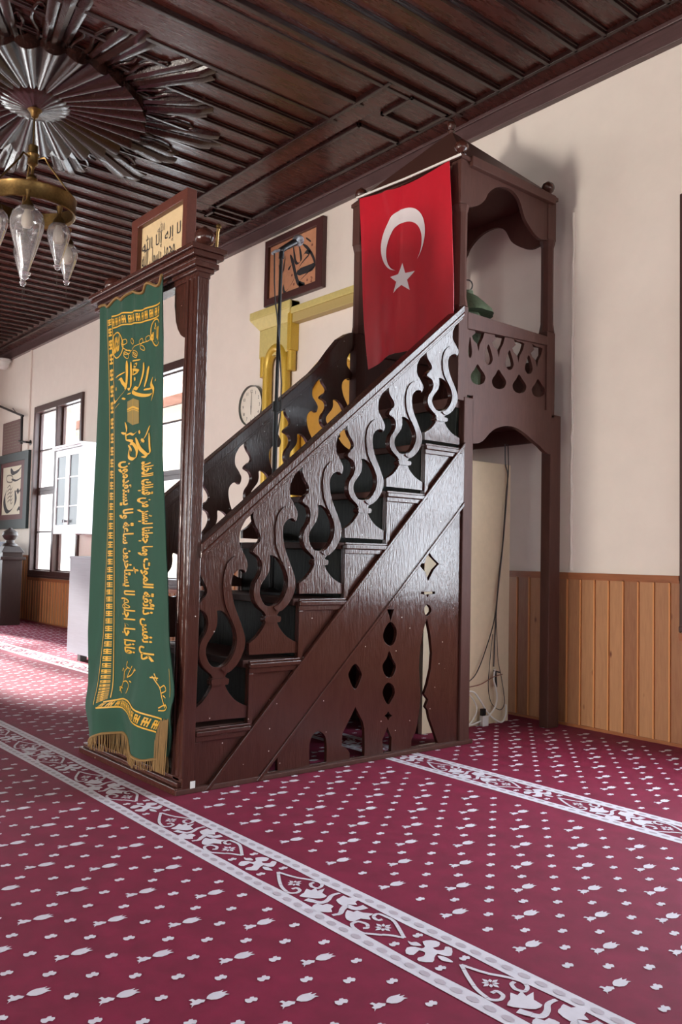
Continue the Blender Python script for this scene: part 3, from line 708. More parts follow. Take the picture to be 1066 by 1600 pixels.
# arched board under the platform
AC = spl([(q[0], q[1], 1) if i in (0, 1, 13) else q for i, q in enumerate(YZ(crop([(203, 1242), (247, 1240), (290, 1218), (350, 1150), (395, 1118), (440, 1103), (490, 1095), (560, 1110), (640, 1160), (720, 1230), (760, 1262), (800, 1305), (835, 1328), (868, 1330)], 700, 460, 200 / 1066), XS))], 4, False)
ARCHP = [(3.250, 1.735), (3.250, AC[0][1])] + [p for p in AC if 3.252 < p[0] < 3.90] + [(3.90, AC[-1][1]), (3.90, 1.735)]
t = MB(); zb_ = atY(790, 697, 3.94).z; t.box(XQ + 0.06, XS - 0.06, 3.93, 3.95, zb_, 1.67); t.build('cross_board', PAINT_FLAT, PUL)
t = MB(); t.box(XQ + 0.06, XS - 0.06, 3.90, 3.92, 1.715, 2.035); t.build('rear_parapet', PAINT_FLAT, PUL)
t = MB(); t.box(XQ + 0.07, -3.205, 3.20, 3.216, 0.0, 1.66); t.build('inner_partition', PAINT_FLAT, PUL)
# parapet of the platform
PC = lambda l: YZ(crop([(a[0], a[1]) for a in l], 700, 460, 200 / 1066), XS)
holes = []
for i, (cx, cy) in enumerate(((265, 672), (440, 712), (610, 750), (768, 785))):
    k = 1 - 0.035 * i
    holes.append(spl(PC([(cx - 5, cy - 92 * k), (cx + 22 * k, cy - 55 * k), (cx + 60 * k, cy + 8), (cx + 45 * k, cy + 62 * k), (cx, cy + 78 * k), (cx - 48 * k, cy + 55 * k), (cx - 62 * k, cy), (cx - 30 * k, cy - 52 * k)]), 3))
for i, (cx, cy) in enumerate(((198, 450), (352, 510), (527, 555), (687, 592))):
    k = 1 - 0.03 * i; w = 36 * k if i else 16
    holes.append(spl(PC([(cx, cy - 100 * k), (cx + w * 0.6, cy - 40 * k), (cx + w, cy + 25 * k), (cx + w * 0.6, cy + 66 * k), (cx, cy + 76 * k), (cx - w * 0.6, cy + 62 * k), (cx - w, cy + 20 * k), (cx - w * 0.6, cy - 45 * k)]), 3))
for i, (cx, cy) in enumerate(((272, 355), (440, 405), (605, 455), (758, 495))):
    k = 1 - 0.03 * i
    holes.append(PC([(cx - 45 * k, cy - 92 * k), (cx - 10, cy - 70 * k), (cx + 30 * k, cy - 62 * k), (cx + 48 * k, cy - 50 * k), (cx + 34 * k, cy + 5), (cx + 6 * k, cy + 60 * k), (cx - 3, cy + 118 * k), (cx - 16 * k, cy + 55 * k), (cx - 48 * k, cy + 20), (cx - 58 * k, cy - 10), (cx - 28 * k, cy - 40 * k)]))
holes.append(PC([(850, 520), (872, 535), (874, 700), (852, 690), (828, 650), (826, 600)]))
for fn, s in SIDES:
    MB().plate(ARCHP, [], fn, -0.004, 0.022).build('arched_board', PAINT_FLAT, PUL, bevel=0.003)
    hl = [[(q[0], q[1]) for q in h_] for h_ in holes]
    MB().plate(rect(3.150, 3.926, 1.735, 2.140), hl if s > 0 else [], fn, 0.010, 0.030).build('parapet_board', PAINT_FLAT, PUL, bevel=0.002)
    r_ = MB().plate([(3.205, 2.070), (3.865, 2.100), (3.865, 2.148), (3.205, 2.155)], [], fn, -0.002, 0.046)
    r_.build('parapet_rail', PAINT_FLAT, PUL, bevel=0.003)
# canopy boards with a scalloped lower edge, cornice and pyramid roof
KC = spl([(q[0], q[1], 1) if i in (0,) else q for i, q in enumerate(YZ(crop([(158, 440), (212, 432), (245, 405), (262, 372), (295, 347), (332, 342), (378, 362), (412, 410), (436, 490), (470, 550), (505, 590), (540, 598)], 680, 180, 220 / 677), XS))], 4, False)
KP = [(3.20, 2.945), (3.20, KC[0][1])] + [p for p in KC if 3.202 < p[0] < 3.865] + [(3.868, KC[-1][1]), (3.868, 2.945)]
for fn, s in SIDES:
    MB().plate(KP, [], fn, 0.006, 0.026).build('canopy_board', PAINT_FLAT, PUL, bevel=0.002)
    MB().plate([(3.205, 2.905), (3.90, 2.900), (3.90, 2.948), (3.205, 2.958)], [], fn, -0.022, 0.01).build('canopy_cornice', PAINT_FLAT, PUL, bevel=0.003)
KF = [(XQ + 0.05 + (p[0] - 3.20) * (0.74 / 0.668), p[1]) for p in KP]
for y in (3.165, 3.885):
    MB().plate(KF, [], Yp(y), 0, 0.02).build('canopy_board', PAINT_FLAT, PUL, bevel=0.002)
AP = (-3.317, 3.512, 3.352); e = [(XQ - 0.01, 3.135, 2.948), (XS + 0.01, 3.135, 2.948), (XS + 0.01, 3.935, 2.948), (XQ - 0.01, 3.935, 2.948)]
t = MB(); t.mesh(e + [AP] + [(p[0], p[1], p[2] - 0.02) for p in e], [(0, 1, 4), (1, 2, 4), (2, 3, 4), (3, 0, 4), (5, 6, 7, 8), (0, 5, 6, 1), (1, 6, 7, 2), (2, 7, 8, 3), (3, 8, 5, 0)])
t.build('canopy_roof', PAINT_FLAT, PUL)
f = MB().lathe([(0.018, 3.335), (0.022, 3.350), (0.014, 3.362), (0.024, 3.376), (0.026, 3.390), (0.018, 3.404), (0.0, 3.412)], (AP[0], AP[1], 0), 18); f.build('roof_finial', PAINT, PUL, smooth=True)

# ------------------------------------------------------------------ green banner hung over the portal
YB = 1.600
def pl(tab, t):
    for i in range(len(tab) - 1):
        if t <= tab[i + 1][0] or i == len(tab) - 2:
            k = (t - tab[i][0]) / (tab[i + 1][0] - tab[i][0]); return [tab[i][j] + (tab[i + 1][j] - tab[i][j]) * k for j in (1, 2)]
LE = [(y_, *q) for y_, q in zip((0, .34, .66, .87, 1.0), XZ([(157, 484), (150, 710), (143, 920), (138, 1060), (136, 1160)], YB))]
RE = [(y_, *q) for y_, q in zip((0, .12, .40, .62, .80, .93, 1.0), XZ([(257, 437), (257, 525), (253, 710), (256, 860), (263, 985), (270, 1085), (250, 1176)], YB))]
HEM = XZ([(137, 1160), (150, 1152), (178, 1150), (203, 1154), (206, 1166), (225, 1180), (240, 1191), (250, 1186)], YB)
def bfold(x, z):
    """how far the cloth stands out of its plane at (x, z)"""
    a = max(0.0, min(1.0, (z - 1.55) / 0.45)); w = 0.004 * math.sin((x + 3.7) * 33 + 0.6 * math.sin(z * 3))
    d = 0.0085 * a * a * math.sin((x + 3.7) * 52 + 1.2 * math.sin(x * 17))
    d += (1 - a * 0.5) * w * 1.2 + 0.006 * math.sin((x + 3.7) * 14 + z * 2.2)
    b_ = max(0.0, min(1.0, (0.55 - z) / 0.55))
    d += 0.040 * b_ * math.sin((x + 3.66) * 16.5 - 0.9) + 0.028 * b_ * math.exp(-((z - 0.27 - 0.1 * (x + 3.3)) / 0.07) ** 2)
    return d
def bpt(u, v):
    l, r = pl(LE, v), pl(RE, v)
    x = l[0] + (r[0] - l[0]) * u; z = l[1] + (r[1] - l[1]) * u
    if v > 0.84:                                                     # run out into the uneven hem
        k = (v - 0.84) / 0.16; i = min(int(u * (len(HEM) - 1)), len(HEM) - 2); f = u * (len(HEM) - 1) - i
        hz = HEM[i][1] + (HEM[i + 1][1] - HEM[i][1]) * f
        z += (hz - (pl(LE, 1)[1] + (pl(RE, 1)[1] - pl(LE, 1)[1]) * u)) * k * k
    if v < 0.03: z += 0.012 * math.sin(u * 26 + 0.5) * (1 - v / 0.03)
    return x, z
NU, NV = 90, 150
bn = thing('green_banner', (-3.35, YB, 0.0), 'green velvet banner with gold Arabic embroidery hanging in the pulpit portal', 'banner')
t = MB(); V = []
for sd in (0, 1):
    for j in range(NV + 1):
        for i in range(NU + 1):
            x, z = bpt(i / NU, j / NV); V.append((x, YB - bfold(x, z) + sd * 0.004, z))
N1 = (NU + 1) * (NV + 1); FQ = []
for j in range(NV):
    for i in range(NU):
        a = j * (NU + 1) + i; FQ.append((a, a + 1, a + NU + 2, a + NU + 1)); FQ.append(tuple(N1 + q for q in (a, a + NU + 1, a + NU + 2, a + 1)))
edge = [j * (NU + 1) for j in range(NV + 1)], [j * (NU + 1) + NU for j in range(NV + 1)], list(range(NU + 1)), [NV * (NU + 1) + i for i in range(NU + 1)]
for ed in edge:
    for a, b_ in zip(ed[:-1], ed[1:]): FQ.append((a, b_, b_ + N1, a + N1))
t.mesh(V, FQ); CLO = t.build('cloth', GREEN, bn, smooth=True)
def refine(v2, fs, h):
    """split long triangles so that embroidery follows the folds"""
    bm = bmesh.new(); vs = [bm.verts.new((p[0], 0, p[1])) for p in v2]
    for f in fs:
        try: bm.faces.new([vs[i] for i in f])
        except ValueError: pass
    bmesh.ops.triangulate(bm, faces=bm.faces)
    for _ in range(4):
        L_ = [e_ for e_ in bm.edges if e_.calc_length() > h]
        if not L_: break
        bmesh.ops.subdivide_edges(bm, edges=L_, cuts=1); bmesh.ops.triangulate(bm, faces=bm.faces)
    bm.verts.index_update(); out = [(p.co.x, p.co.z) for p in bm.verts], [tuple(q.index for q in f.verts) for f in bm.faces]; bm.free(); return out
class Emb(MB):
    def polys(s, ps, h=0.012, off=0.0025):
        for p in ps:
            tr = tessellate_polygon([[Vector((a, b_, 0)) for a, b_ in p]]); v, f = refine(p, tr, h)
            s.mesh([(a, YB - bfold(a, b_) - off, b_) for a, b_ in v], f)
    def text(s, txt, o, ex, ey, bold=0.012, h=0.012):
        """o: corner, ex / ey: the box edges along and up the writing, in (x, z)"""
        v, f, _ = glyphs(arabic(txt), bold)
        v = [(o[0] + a * ex[0] + b_ * ey[0], o[1] + a * ex[1] + b_ * ey[1]) for a, b_ in v]
        v, f = refine(v, f, h); s.mesh([(a, YB - bfold(a, b_) - 0.0025, b_) for a, b_ in v], f)
BP = lambda l: XZ(l, YB)
def box_text(E_, txt, x0, x1, y0, y1, cw=False, bold=0.012):
    """writing set in the upright box between two photo points, or turned a quarter clockwise"""
    tl, tr, bl = BP([(x0, y0)])[0], BP([(x1, y0)])[0], BP([(x0, y1)])[0]
    if not cw: E_.text(txt, bl, (tr[0] - tl[0], 0), (0, tl[1] - bl[1]), bold)
    else: E_.text(txt, tl, (bl[0] - tl[0], bl[1] - tl[1]), (tr[0] - tl[0], 0), bold)
for txt, x0, x1, y0, y1 in (('وما جعلنا لبشر من قبلك الخلد', 216, 239, 722, 868), ('كل نفس ذائقة الموت', 219, 241, 872, 1030),
                            ('ساعة ولا يستقدمون', 187, 212, 722, 850), ('فاذا جاء اجلهم لا يستأخرون', 190, 217, 856, 1018)):
    E1 = Emb(); box_text(E1, txt, x0, x1, y0, y1, True, 0.032); E1.build('embroidered_verse', THREAD, CLO)
E2 = Emb()
# the large piled-up inscription over and under the small black house emblem: broad-pen strokes
S = lambda l: BP(crop(l, 140, 460, 130 / 800))
def pen(l, w=7): 
    q = S(l); k = 130 / 800 / 300
    return nib(q, 0.0062 * w / 7, 0.0045 * w / 7, 6)
for l, w in (([(365, 640), (368, 760), (362, 880), (350, 900)], 9), ([(400, 650), (405, 760), (400, 900), (372, 905)], 9), ([(272, 805), (310, 780), (355, 750)], 6),
             ([(300, 830), (320, 815), (335, 850), (360, 900), (330, 960), (270, 1040), (245, 1010), (255, 960)], 8), ([(420, 640), (455, 635), (495, 628)], 4), ([(440, 670), (460, 665), (455, 695), (435, 695), (440, 672)], 4),
             ([(420, 720), (480, 740), (425, 775)], 7), ([(425, 775), (430, 720)], 6), ([(520, 655), (515, 760), (480, 900), (440, 900), (425, 940), (500, 970), (570, 960), (595, 920)], 9), ([(555, 690), (545, 780), (525, 890)], 9),
             ([(590, 790), (575, 860), (600, 920), (575, 1020)], 8), ([(520, 915), (580, 900)], 6), ([(440, 800), (450, 830)], 6), ([(620, 820), (630, 822)], 6), ([(265, 1100), (310, 1050)], 4), ([(330, 1000), (355, 1010)], 5), ([(370, 960), (405, 950)], 4),
             ([(275, 900), (280, 930)], 5), ([(235, 830), (245, 900)], 4), ([(320, 1330), (350, 1340), (365, 1300), (350, 1230)], 6), ([(350, 1360), (400, 1340), (440, 1350), (470, 1320)], 6), ([(360, 1400), (430, 1420), (400, 1480), (390, 1560), (440, 1585), (470, 1560)], 9),
             ([(400, 1440), (440, 1440), (470, 1500), (465, 1570)], 8), ([(460, 1380), (490, 1480), (540, 1550), (500, 1560)], 8), ([(560, 1260), (530, 1360), (490, 1440)], 9), ([(555, 1330), (560, 1450), (565, 1520), (540, 1530)], 7), ([(500, 1390), (520, 1420)], 6), ([(485, 1310), (492, 1340)], 5), ([(360, 1400), (355, 1330)], 5), ([(380, 1450), (420, 1500), (400, 1540)], 6)):
    E2.polys(pen(l, w))
E2.build('embroidered_inscription', THREAD, CLO)
for cx, cy, rx, ry, nm, bx in ((185.5, 540, 9, 20, 'محمد', (175, 190, 523, 556)), (243, 519, 9, 21, 'الله', (233, 247, 507, 536))):
    E2 = Emb()
    ring = [(cx + rx * 1.15 * math.cos(a), cy + ry * math.sin(a)) for a in [2 * PI * k / 24 for k in range(24)]]
    if cx > 200: ring = [(cx + rx * math.cos(a), cy + ry * math.sin(a)) for a in [PI * 0.25 + 1.5 * PI * k / 20 for k in range(21)]]
    E2.polys(ribbon(BP(ring), 0.0028, 2, cx < 200))
    box_text(E2, nm, *bx, False, 0.03); E2.build('embroidered_medallion', THREAD, CLO)
E3 = Emb()
def leaf(x, y, a, l=26, w=10):
    q = [(x + l * t_ * math.cos(a) - w * s_ * math.sin(a), y + l * t_ * math.sin(a) + w * s_ * math.cos(a)) for t_, s_ in ((0, 0), (0.35, 0.5), (0.7, 0.45), (1, 0), (0.7, -0.45), (0.35, -0.5))]
    return ribbon(S(q), 0.0016, 3, True)
for x, y, a in ((340, 490, -1.2), (360, 560, 1.4), (425, 480, -1.9), (420, 560, 0.9), (490, 480, -1.3), (490, 490, 0.9), (545, 450, -1.2), (430, 540, 1.0), (395, 540, 2.5)): E3.polys(leaf(x, y, a, 60, 32))
E3.polys(ribbon(S([(330, 470), (345, 520), (400, 545), (440, 500), (500, 470), (555, 450)]), 0.0016, 4))
E3.build('embroidered_sprig', THREAD, CLO)
S2 = lambda l: BP(crop(l, 130, 940, 160 / 826))
E3 = Emb(); E3b = Emb()
for l in ([(270, 720), (310, 640), (330, 570), (370, 530)], [(300, 560), (325, 540), (330, 620)], [(370, 480), (360, 520), (385, 540)], [(405, 520), (380, 570), (360, 610)], [(360, 610), (400, 590), (430, 550)], [(440, 550), (420, 560), (430, 540)],
          [(300, 650), (350, 640), (375, 680), (350, 740)], [(380, 640), (400, 650)], [(290, 740), (270, 690), (300, 700)], [(560, 600), (580, 650), (600, 700), (615, 780), (640, 860)], [(550, 610), (590, 620)], [(570, 580), (585, 640)], [(600, 700), (625, 680), (640, 720), (610, 740)],
          [(620, 760), (640, 780)], [(600, 860), (630, 840), (655, 850), (640, 880), (600, 880)], [(640, 830), (660, 860)]):
    (E3 if l[0][0] < 500 else E3b).polys(ribbon(S2(l), 0.0022, 4))
E3.build('embroidered_sprig', THREAD, CLO); E3b.build('embroidered_sprig', THREAD, CLO)
# border bands: two cords with a row of stitched keys
def band(p_out, p_in, n, cord=0.0022):
    """the two cords are given as photo polylines of equal length"""
    E4 = Emb(); a, b_ = spl(BP(p_out), 24, False), spl(BP(p_in), 24, False)
    E4.polys(ribbon(a[::6], cord, 3)); E4.polys(ribbon(b_[::6], cord, 3))
    for k in range(n):
        t0, t1 = (k + 0.10) / n, (k + 0.90) / n
        def P(t, w):
            i = min(int(t * (len(a) - 1)), len(a) - 2); f = t * (len(a) - 1) - i
            pa = [a[i][j] + (a[i + 1][j] - a[i][j]) * f for j in (0, 1)]; pb = [b_[i][j] + (b_[i + 1][j] - b_[i][j]) * f for j in (0, 1)]
            return (pa[0] + (pb[0] - pa[0]) * w, pa[1] + (pb[1] - pa[1]) * w)
        T = lambda q: t0 + (t1 - t0) * q
        for q0, q1, w0, w1 in ((0.0, 0.9, 0.44, 0.60), (0.05, 0.22, 0.2, 0.85), (0.40, 0.56, 0.2, 0.85), (0.72, 0.88, 0.2, 0.85), (0.22, 0.40, 0.2, 0.30)):
            E4.polys([[P(T(q0), w0), P(T(q1), w0), P(T(q1), w1), P(T(q0), w1)]])
    E4.build('embroidered_border', THREAD, CLO)
band([(169, 500), (169, 700), (166, 850), (163, 960), (160, 1060), (160, 1100)], [(176, 497), (181, 700), (179, 850), (177, 960), (175, 1060), (174, 1090)], 46)
band([(176, 495), (200, 489), (225, 483), (250, 473)], [(177, 513), (201, 507), (226, 502), (249, 492)], 12, 0.003)
band([(169, 1096), (190, 1092), (205, 1095), (225, 1108), (249, 1124)], [(163, 1105), (185, 1105), (203, 1111), (220, 1126), (242, 1144)], 13, 0.003)
E4 = Emb(); E4.polys(ribbon(BP([(262, 1045), (263, 1090)]), 0.002, 3))
E4.build('embroidered_border', THREAD, CLO)
E5 = Emb(); E5.polys([S([(370, 1030), (430, 1000), (485, 1020), (485, 1240), (430, 1260), (370, 1225)])], 0.012, 0.002)
k5 = E5.build('emblem_field', mat('olive_gold_stitching', (132, 112, 54), 0.6), CLO)
E6 = Emb(); E6.polys(ribbon(S([(370, 1110), (430, 1085), (485, 1105)]), 0.004, 3), off=0.003); E6.polys(ribbon(S([(430, 1010), (430, 1255)]), 0.001, 3), off=0.003)
E6.polys(ribbon(S([(370, 1130), (430, 1108), (485, 1126)]), 0.0015, 3), off=0.003)
E6.build('emblem_belt', THREAD, CLO)
# fringe: hem cord and strands
t = MB(); random.seed(3)
hem = [bpt(u / 60, 1.0) for u in range(61)]
t.tube([(x, YB - bfold(x, z) - 0.002, z) for x, z in hem], 0.005, 6)
for i in range(100):
    u = i / 99; x, z = bpt(u, 1.0)
    if u < 0.10: L_ = 0.035
    else: L_ = 0.085 + 0.02 * random.random()
    L_ = min(L_, z - 0.012 if z > 0.04 else L_)
    y = YB - bfold(x, z) - 0.002; w = random.uniform(-0.006, 0.006)
    L_ = max(0.02, min(L_, z - 0.066))
    t.tube([(x, y, z), (x + w * 0.5, y + random.uniform(-0.004, 0.004), z - L_ * 0.5), (x + w, y + random.uniform(-0.004, 0.006), z - L_)], 0.0019, 4)
top = [bpt(u / 60, 0.0) for u in range(61)]
t.tube([(x, YB - bfold(x, z) - 0.004, z + 0.004) for x, z in top], 0.006, 6)
t.build('fringe', FRINGE, bn)
t = MB()
for i in range(16):                                            # strands of the side hem that hang by the right post
    x = -3.035 + 0.0062 * i; x2 = x + random.uniform(-0.004, 0.004)
    t.tube([(x, YB + 0.012, 0.27 + random.uniform(-0.01, 0.01)), (x2, YB + 0.006, 0.17), (x2 + random.uniform(-0.005, 0.005), YB + 0.004, 0.068)], 0.0024, 4)
t.build('side_fringe', FRINGE, bn)
# ------------------------------------------------------------------ framed calligraphy standing on the portal
fr = thing('framed_calligraphy', (-3.2, 1.66, 2.092), 'framed Arabic calligraphy on cream paper standing on top of the pulpit portal', 'framed calligraphy')
x0, x1, z0, z1 = -3.475, -2.985, 2.092, 2.362
MB().plate(rect(x0, x1, z0, z1), [rect(x0 + 0.06, x1 - 0.035, z0 + 0.012, z1 - 0.042)], Yp(1.645), 0, 0.045).build('frame', FRAMEW, fr, bevel=0.003)
SHT = MB().box(x0 + 0.05, x1 - 0.03, 1.668, 1.676, z0 + 0.006, z1 - 0.036).build('sheet', PAPER, fr)
t = MB()
def flat_text(t_, txt, box, y, bold=0.008, m=0):
    v, f, _ = glyphs(arabic(txt), bold); a, b_, c_, d_ = box
    t_.mesh([(a + p[0] * (b_ - a), y, c_ + p[1] * (d_ - c_)) for p in v], f, m)
flat_text(t, 'لا إله إلا الله', (x0 + 0.066, x1 - 0.084, z0 + 0.095, z1 - 0.085), 1.6665, 0.0)
flat_text(t, 'محمد رسول الله', (x0 + 0.068, x1 - 0.13, z0 + 0.022, z0 + 0.150), 1.6662, 0.0)
t.build('writing', INK, SHT)
t = MB(); flat_text(t, 'الله', (-3.27, -3.21, z1 - 0.105, z1 - 0.06), 1.6665, 0.0); t.build('small_writing', INK2, SHT)
# brass hook behind the portal finial
t = MB().tube([(-2.84, 1.70, 2.092), (-2.835, 1.70, 2.15), (-2.828, 1.70, 2.165)], 0.006, 8); t.lathe([(0.0, 2.158), (0.010, 2.164), (0.011, 2.172), (0.006, 2.18), (0, 2.182)], (-2.828, 1.70, 0), 10)
tag(t.build('brass_hook', BRASS, offset=(-2.84, 1.70, 2.092), smooth=True), 'small brass hook on the portal cornice beside the right finial', 'hook')

# ------------------------------------------------------------------ flag in front of the canopy
YG = 3.085
fl_ = thing('flag', (-3.26, YG, 2.0), 'red flag with white crescent and star hanging under the pulpit canopy', 'flag')
FL, FR_ = XZ([(563, 311), (566, 380), (571, 480), (577, 578)], YG), XZ([(704, 252), (706, 330), (706, 420), (705, 505)], YG)
def gfold(x, z):
    k = max(0, min(1, (2.92 - z) / 0.9)); u = (x + 3.6) / 0.69
    return 0.020 * k * math.sin(u * 17 + 0.5) * (1.0 - 0.5 * u) + 0.010 * math.sin(u * 5 + z * 3) + 0.004 * math.exp(-((u - 0.47) / 0.012) ** 2) + 0.016 * math.exp(-((u - 0.30 + 0.9 * (2.92 - z) * -0.5) / 0.05) ** 2) * max(0, 1 - k * 2.2) - 0.03 * math.exp(-(u / 0.06) ** 2) * k
def gpt(u, v):
    v3 = v * 3; i = min(int(v3), 2); f = v3 - i
    l = [FL[i][j] + (FL[i + 1][j] - FL[i][j]) * f for j in (0, 1)]; r = [FR_[i][j] + (FR_[i + 1][j] - FR_[i][j]) * f for j in (0, 1)]
    return l[0] + (r[0] - l[0]) * u, l[1] + (r[1] - l[1]) * u + (0.012 * math.sin(u * 9) * v) - 0.02 * math.sin(u * PI) * (1 - v)
t = MB(); V = []; NU, NV = 60, 70
for sd in (0, 1):
    for j in range(NV + 1):
        for i in range(NU + 1):
            x, z = gpt(i / NU, j / NV); V.append((x, YG - gfold(x, z) + 0.003 * sd, z))
N1 = (NU + 1) * (NV + 1); FQ = []
for j in range(NV):
    for i in range(NU):
        a = j * (NU + 1) + i; FQ.append((a, a + 1, a + NU + 2, a + NU + 1)); FQ.append(tuple(N1 + q for q in (a, a + NU + 1, a + NU + 2, a + 1)))
for ed in ([j * (NU + 1) for j in range(NV + 1)], [j * (NU + 1) + NU for j in range(NV + 1)], list(range(NU + 1)), [NV * (NU + 1) + i for i in range(NU + 1)]):
    for a, b_ in zip(ed[:-1], ed[1:]): FQ.append((a, b_, b_ + N1, a + N1))
t.mesh(V, FQ); FCL = t.build('flag_cloth', RED, fl_, smooth=True)
def on_flag(poly, name):
    v, f = refine(poly, tessellate_polygon([[Vector((a, b_, 0)) for a, b_ in poly]]), 0.018)
    return MB().mesh([(a, YG - gfold(a, b_) - 0.003, b_) for a, b_ in v], f).build(name, WHITECL, FCL, smooth=False)
co, ro, ci, ri = (-3.261, 2.598), 0.166, (-3.252, 2.558), 0.130
dd = math.hypot(ci[0] - co[0], ci[1] - co[1]); aa = (ro * ro - ri * ri + dd * dd) / (2 * dd); ax = math.atan2(ci[1] - co[1], ci[0] - co[0]); half = math.acos(max(-1, min(1, aa / ro))); bi = math.acos(max(-1, min(1, (aa - dd) / ri)))
out = [(co[0] + ro * math.cos(ax + half + (2 * PI - 2 * half) * k / 48), co[1] + ro * math.sin(ax + half + (2 * PI - 2 * half) * k / 48)) for k in range(49)]
inn = [(ci[0] + ri * math.cos(ax - bi - (2 * PI - 2 * bi) * k / 40), ci[1] + ri * math.sin(ax - bi - (2 * PI - 2 * bi) * k / 40)) for k in range(1, 40)]
on_flag(out + inn, 'crescent')
on_flag([(-3.254 + (0.086 if k % 2 == 0 else 0.034) * math.cos(PI / 2 + k * PI / 5), 2.382 + (0.086 if k % 2 == 0 else 0.034) * math.sin(PI / 2 + k * PI / 5)) for k in range(10)], 'star')
p0, p1 = atY(558, 309, 3.095), atY(720, 241, 3.095)
t = MB().tube([p0, (p0 + p1) / 2 + Vector((0, 0, -0.006)), p1], 0.006, 8)
tag(t.build('pale_cord', WCABLE, offset=tuple(p0)), 'pale cord strung between the canopy finials, carrying the red flag', 'cord')

# ------------------------------------------------------------------ things in and under the pulpit
ln = thing('tin_lantern', (-3.10, 3.42, 1.716), 'old green tin lantern with scalloped roof standing on the pulpit platform', 'lantern')
lx, ly = -3.10, 3.42
t = MB().lathe([(0.095, 1.716), (0.098, 1.73), (0.085, 1.74), (0.085, 2.21), (0.080, 2.25)], (lx, ly, 0), 6); t.build('lantern_body', PATINA, ln, bevel=0.003)
t = MB(); pr = [(0.140, 2.222), (0.132, 2.244), (0.10, 2.280), (0.06, 2.318), (0.035, 2.334), (0.034, 2.352)]
t.lathe(pr, (lx, ly, 0), 48, wave=lambda k, h: 1.0 + (0.07 * abs(math.sin(k * PI / 6)) if h < 2.25 else 0.03 * abs(math.sin(k * PI / 6))))
LRF = t.build('lantern_roof', PATINA, ln, smooth=True)
t = MB().tube([(lx + 0.03 * math.cos(a) * 0.8, ly + 0.03 * math.cos(a) * 0.6, 2.384 + 0.032 * math.sin(a)) for a in [2 * PI * k / 24 for k in range(24)]], 0.004, 6, closed=True); t.build('lantern_ring', GREYM, LRF, smooth=True)
# cream board under the platform
t = MB(); p = (-3.172, 0); t.box(-3.20, -3.172, 3.205, 3.895, 0.0, 1.455)
tag(t.build('cream_board', CREAMB, offset=(-3.186, 3.56, 0), bevel=0.002), 'tall cream board standing in the passage under the pulpit platform', 'board')
# electric leads in front of the board
xb = -3.165
def lead(pts, r, m, label, name='cable', x=xb):
    P_ = [atX(a, b_, x + (k % 3) * 0.004) for k, (a, b_) in enumerate(pts)]
    c3 = []
    for i in range(len(P_) - 1):
        q0, q1, q2, q3 = P_[max(i - 1, 0)], P_[i], P_[i + 1], P_[min(i + 2, len(P_) - 1)]
        for k in range(5):
            s_ = k / 5; c3.append(0.5 * ((2 * q1) + (q2 - q0) * s_ + (2 * q0 - 5 * q1 + 4 * q2 - q3) * s_ ** 2 + (3 * q1 - q0 - 3 * q2 + q3) * s_ ** 3))
    c3.append(P_[-1])
    for q in c3: q.z = max(q.z, r)
    return tag(MB().tube(c3, r, 6).build(name, m, offset=tuple(P_[0]), smooth=True), label, 'cable')
U = lambda l: crop(l, 640, 660, 260 / 770)
lead(U([(443, 100), (444, 190), (455, 260), (440, 480), (425, 640), (405, 830), (398, 950), (390, 1130)]), 0.0036, GREYM, 'twisted grey cable running down the edge of the cream board')
lead(U([(456, 100), (458, 230), (448, 330), (432, 560), (415, 700), (395, 900), (350, 1060), (310, 1160), (275, 1200)]), 0.003, BCABLE, 'dark cable sweeping down across the cream board to the left', x=xb + 0.012)
lead(U([(275, 1225), (330, 1212), (385, 1180), (430, 1165)]), 0.0026, RCABLE, 'reddish cable crossing low over the cream board', x=xb + 0.02)
lead(U([(395, 1140), (390, 1190), (400, 1230), (405, 1280), (390, 1330), (350, 1370), (300, 1395), (268, 1402)]), 0.0048, WCABLE, 'white cable curling from the plug down to the carpet', x=xb + 0.02)
lead(U([(272, 1245), (300, 1250), (330, 1290), (360, 1340), (400, 1378), (430, 1385), (446, 1350), (446, 1305)]), 0.0048, WCABLE, 'white cable looping up at the right edge of the cream board', x=xb + 0.028)
lead(U([(270, 1250), (300, 1290), (312, 1330), (295, 1375), (265, 1410)]), 0.0036, WCABLE, 'pale cable loop lowest beside the front platform post', x=xb + 0.012)
lead(U([(400, 870), (405, 1000), (410, 1100), (425, 1180), (440, 1290), (420, 1330), (380, 1300), (365, 1230), (370, 1130), (385, 980)]), 0.002, BCABLE, 'thin brown cable hanging in a long loop on the cream board', x=xb + 0.006)
ad = thing('power_adapter', tuple(atX(757, 1127, xb + 0.03)), 'white power adapter lying at the foot of the cream board', 'adapter')
p = atX(757, 1122, xb + 0.03); t = MB(); t.box(p.x - 0.015, p.x + 0.012, p.y - 0.024, p.y + 0.024, 0.002, 0.060); t.build('adapter_case', PLAST, ad, bevel=0.004)
t = MB(); t.box(p.x - 0.010, p.x + 0.010, p.y - 0.028, p.y + 0.004, 0.060, 0.098); t.build('adapter_plug', BLACK, ad, bevel=0.004)
pl_ = atX(774, 1048, xb + 0.02); t = MB().tube([pl_, pl_ + Vector((0, 0.004, -0.05)), pl_ + Vector((0, 0.008, -0.09))], 0.008, 8); t.tube([pl_ + Vector((0, -0.012, 0.0)), pl_ + Vector((0, 0.04, -0.012))], 0.004, 6)
tag(t.build('cable_plug', BLACK, offset=tuple(pl_), smooth=True), 'black jack plug hanging by its lead in front of the cream board', 'plug')
p = atX(288, 1231, XS + 0.006); t = MB(); t.box(p.x + 0.008, p.x + 0.011, p.y + 0.02, p.y + 0.04, p.z - 0.004, p.z + 0.022)
tag(t.build('paper_scrap', PLAST, offset=tuple(p)), 'tiny white scrap of paper stuck to the foot of the near portal post', 'paper')
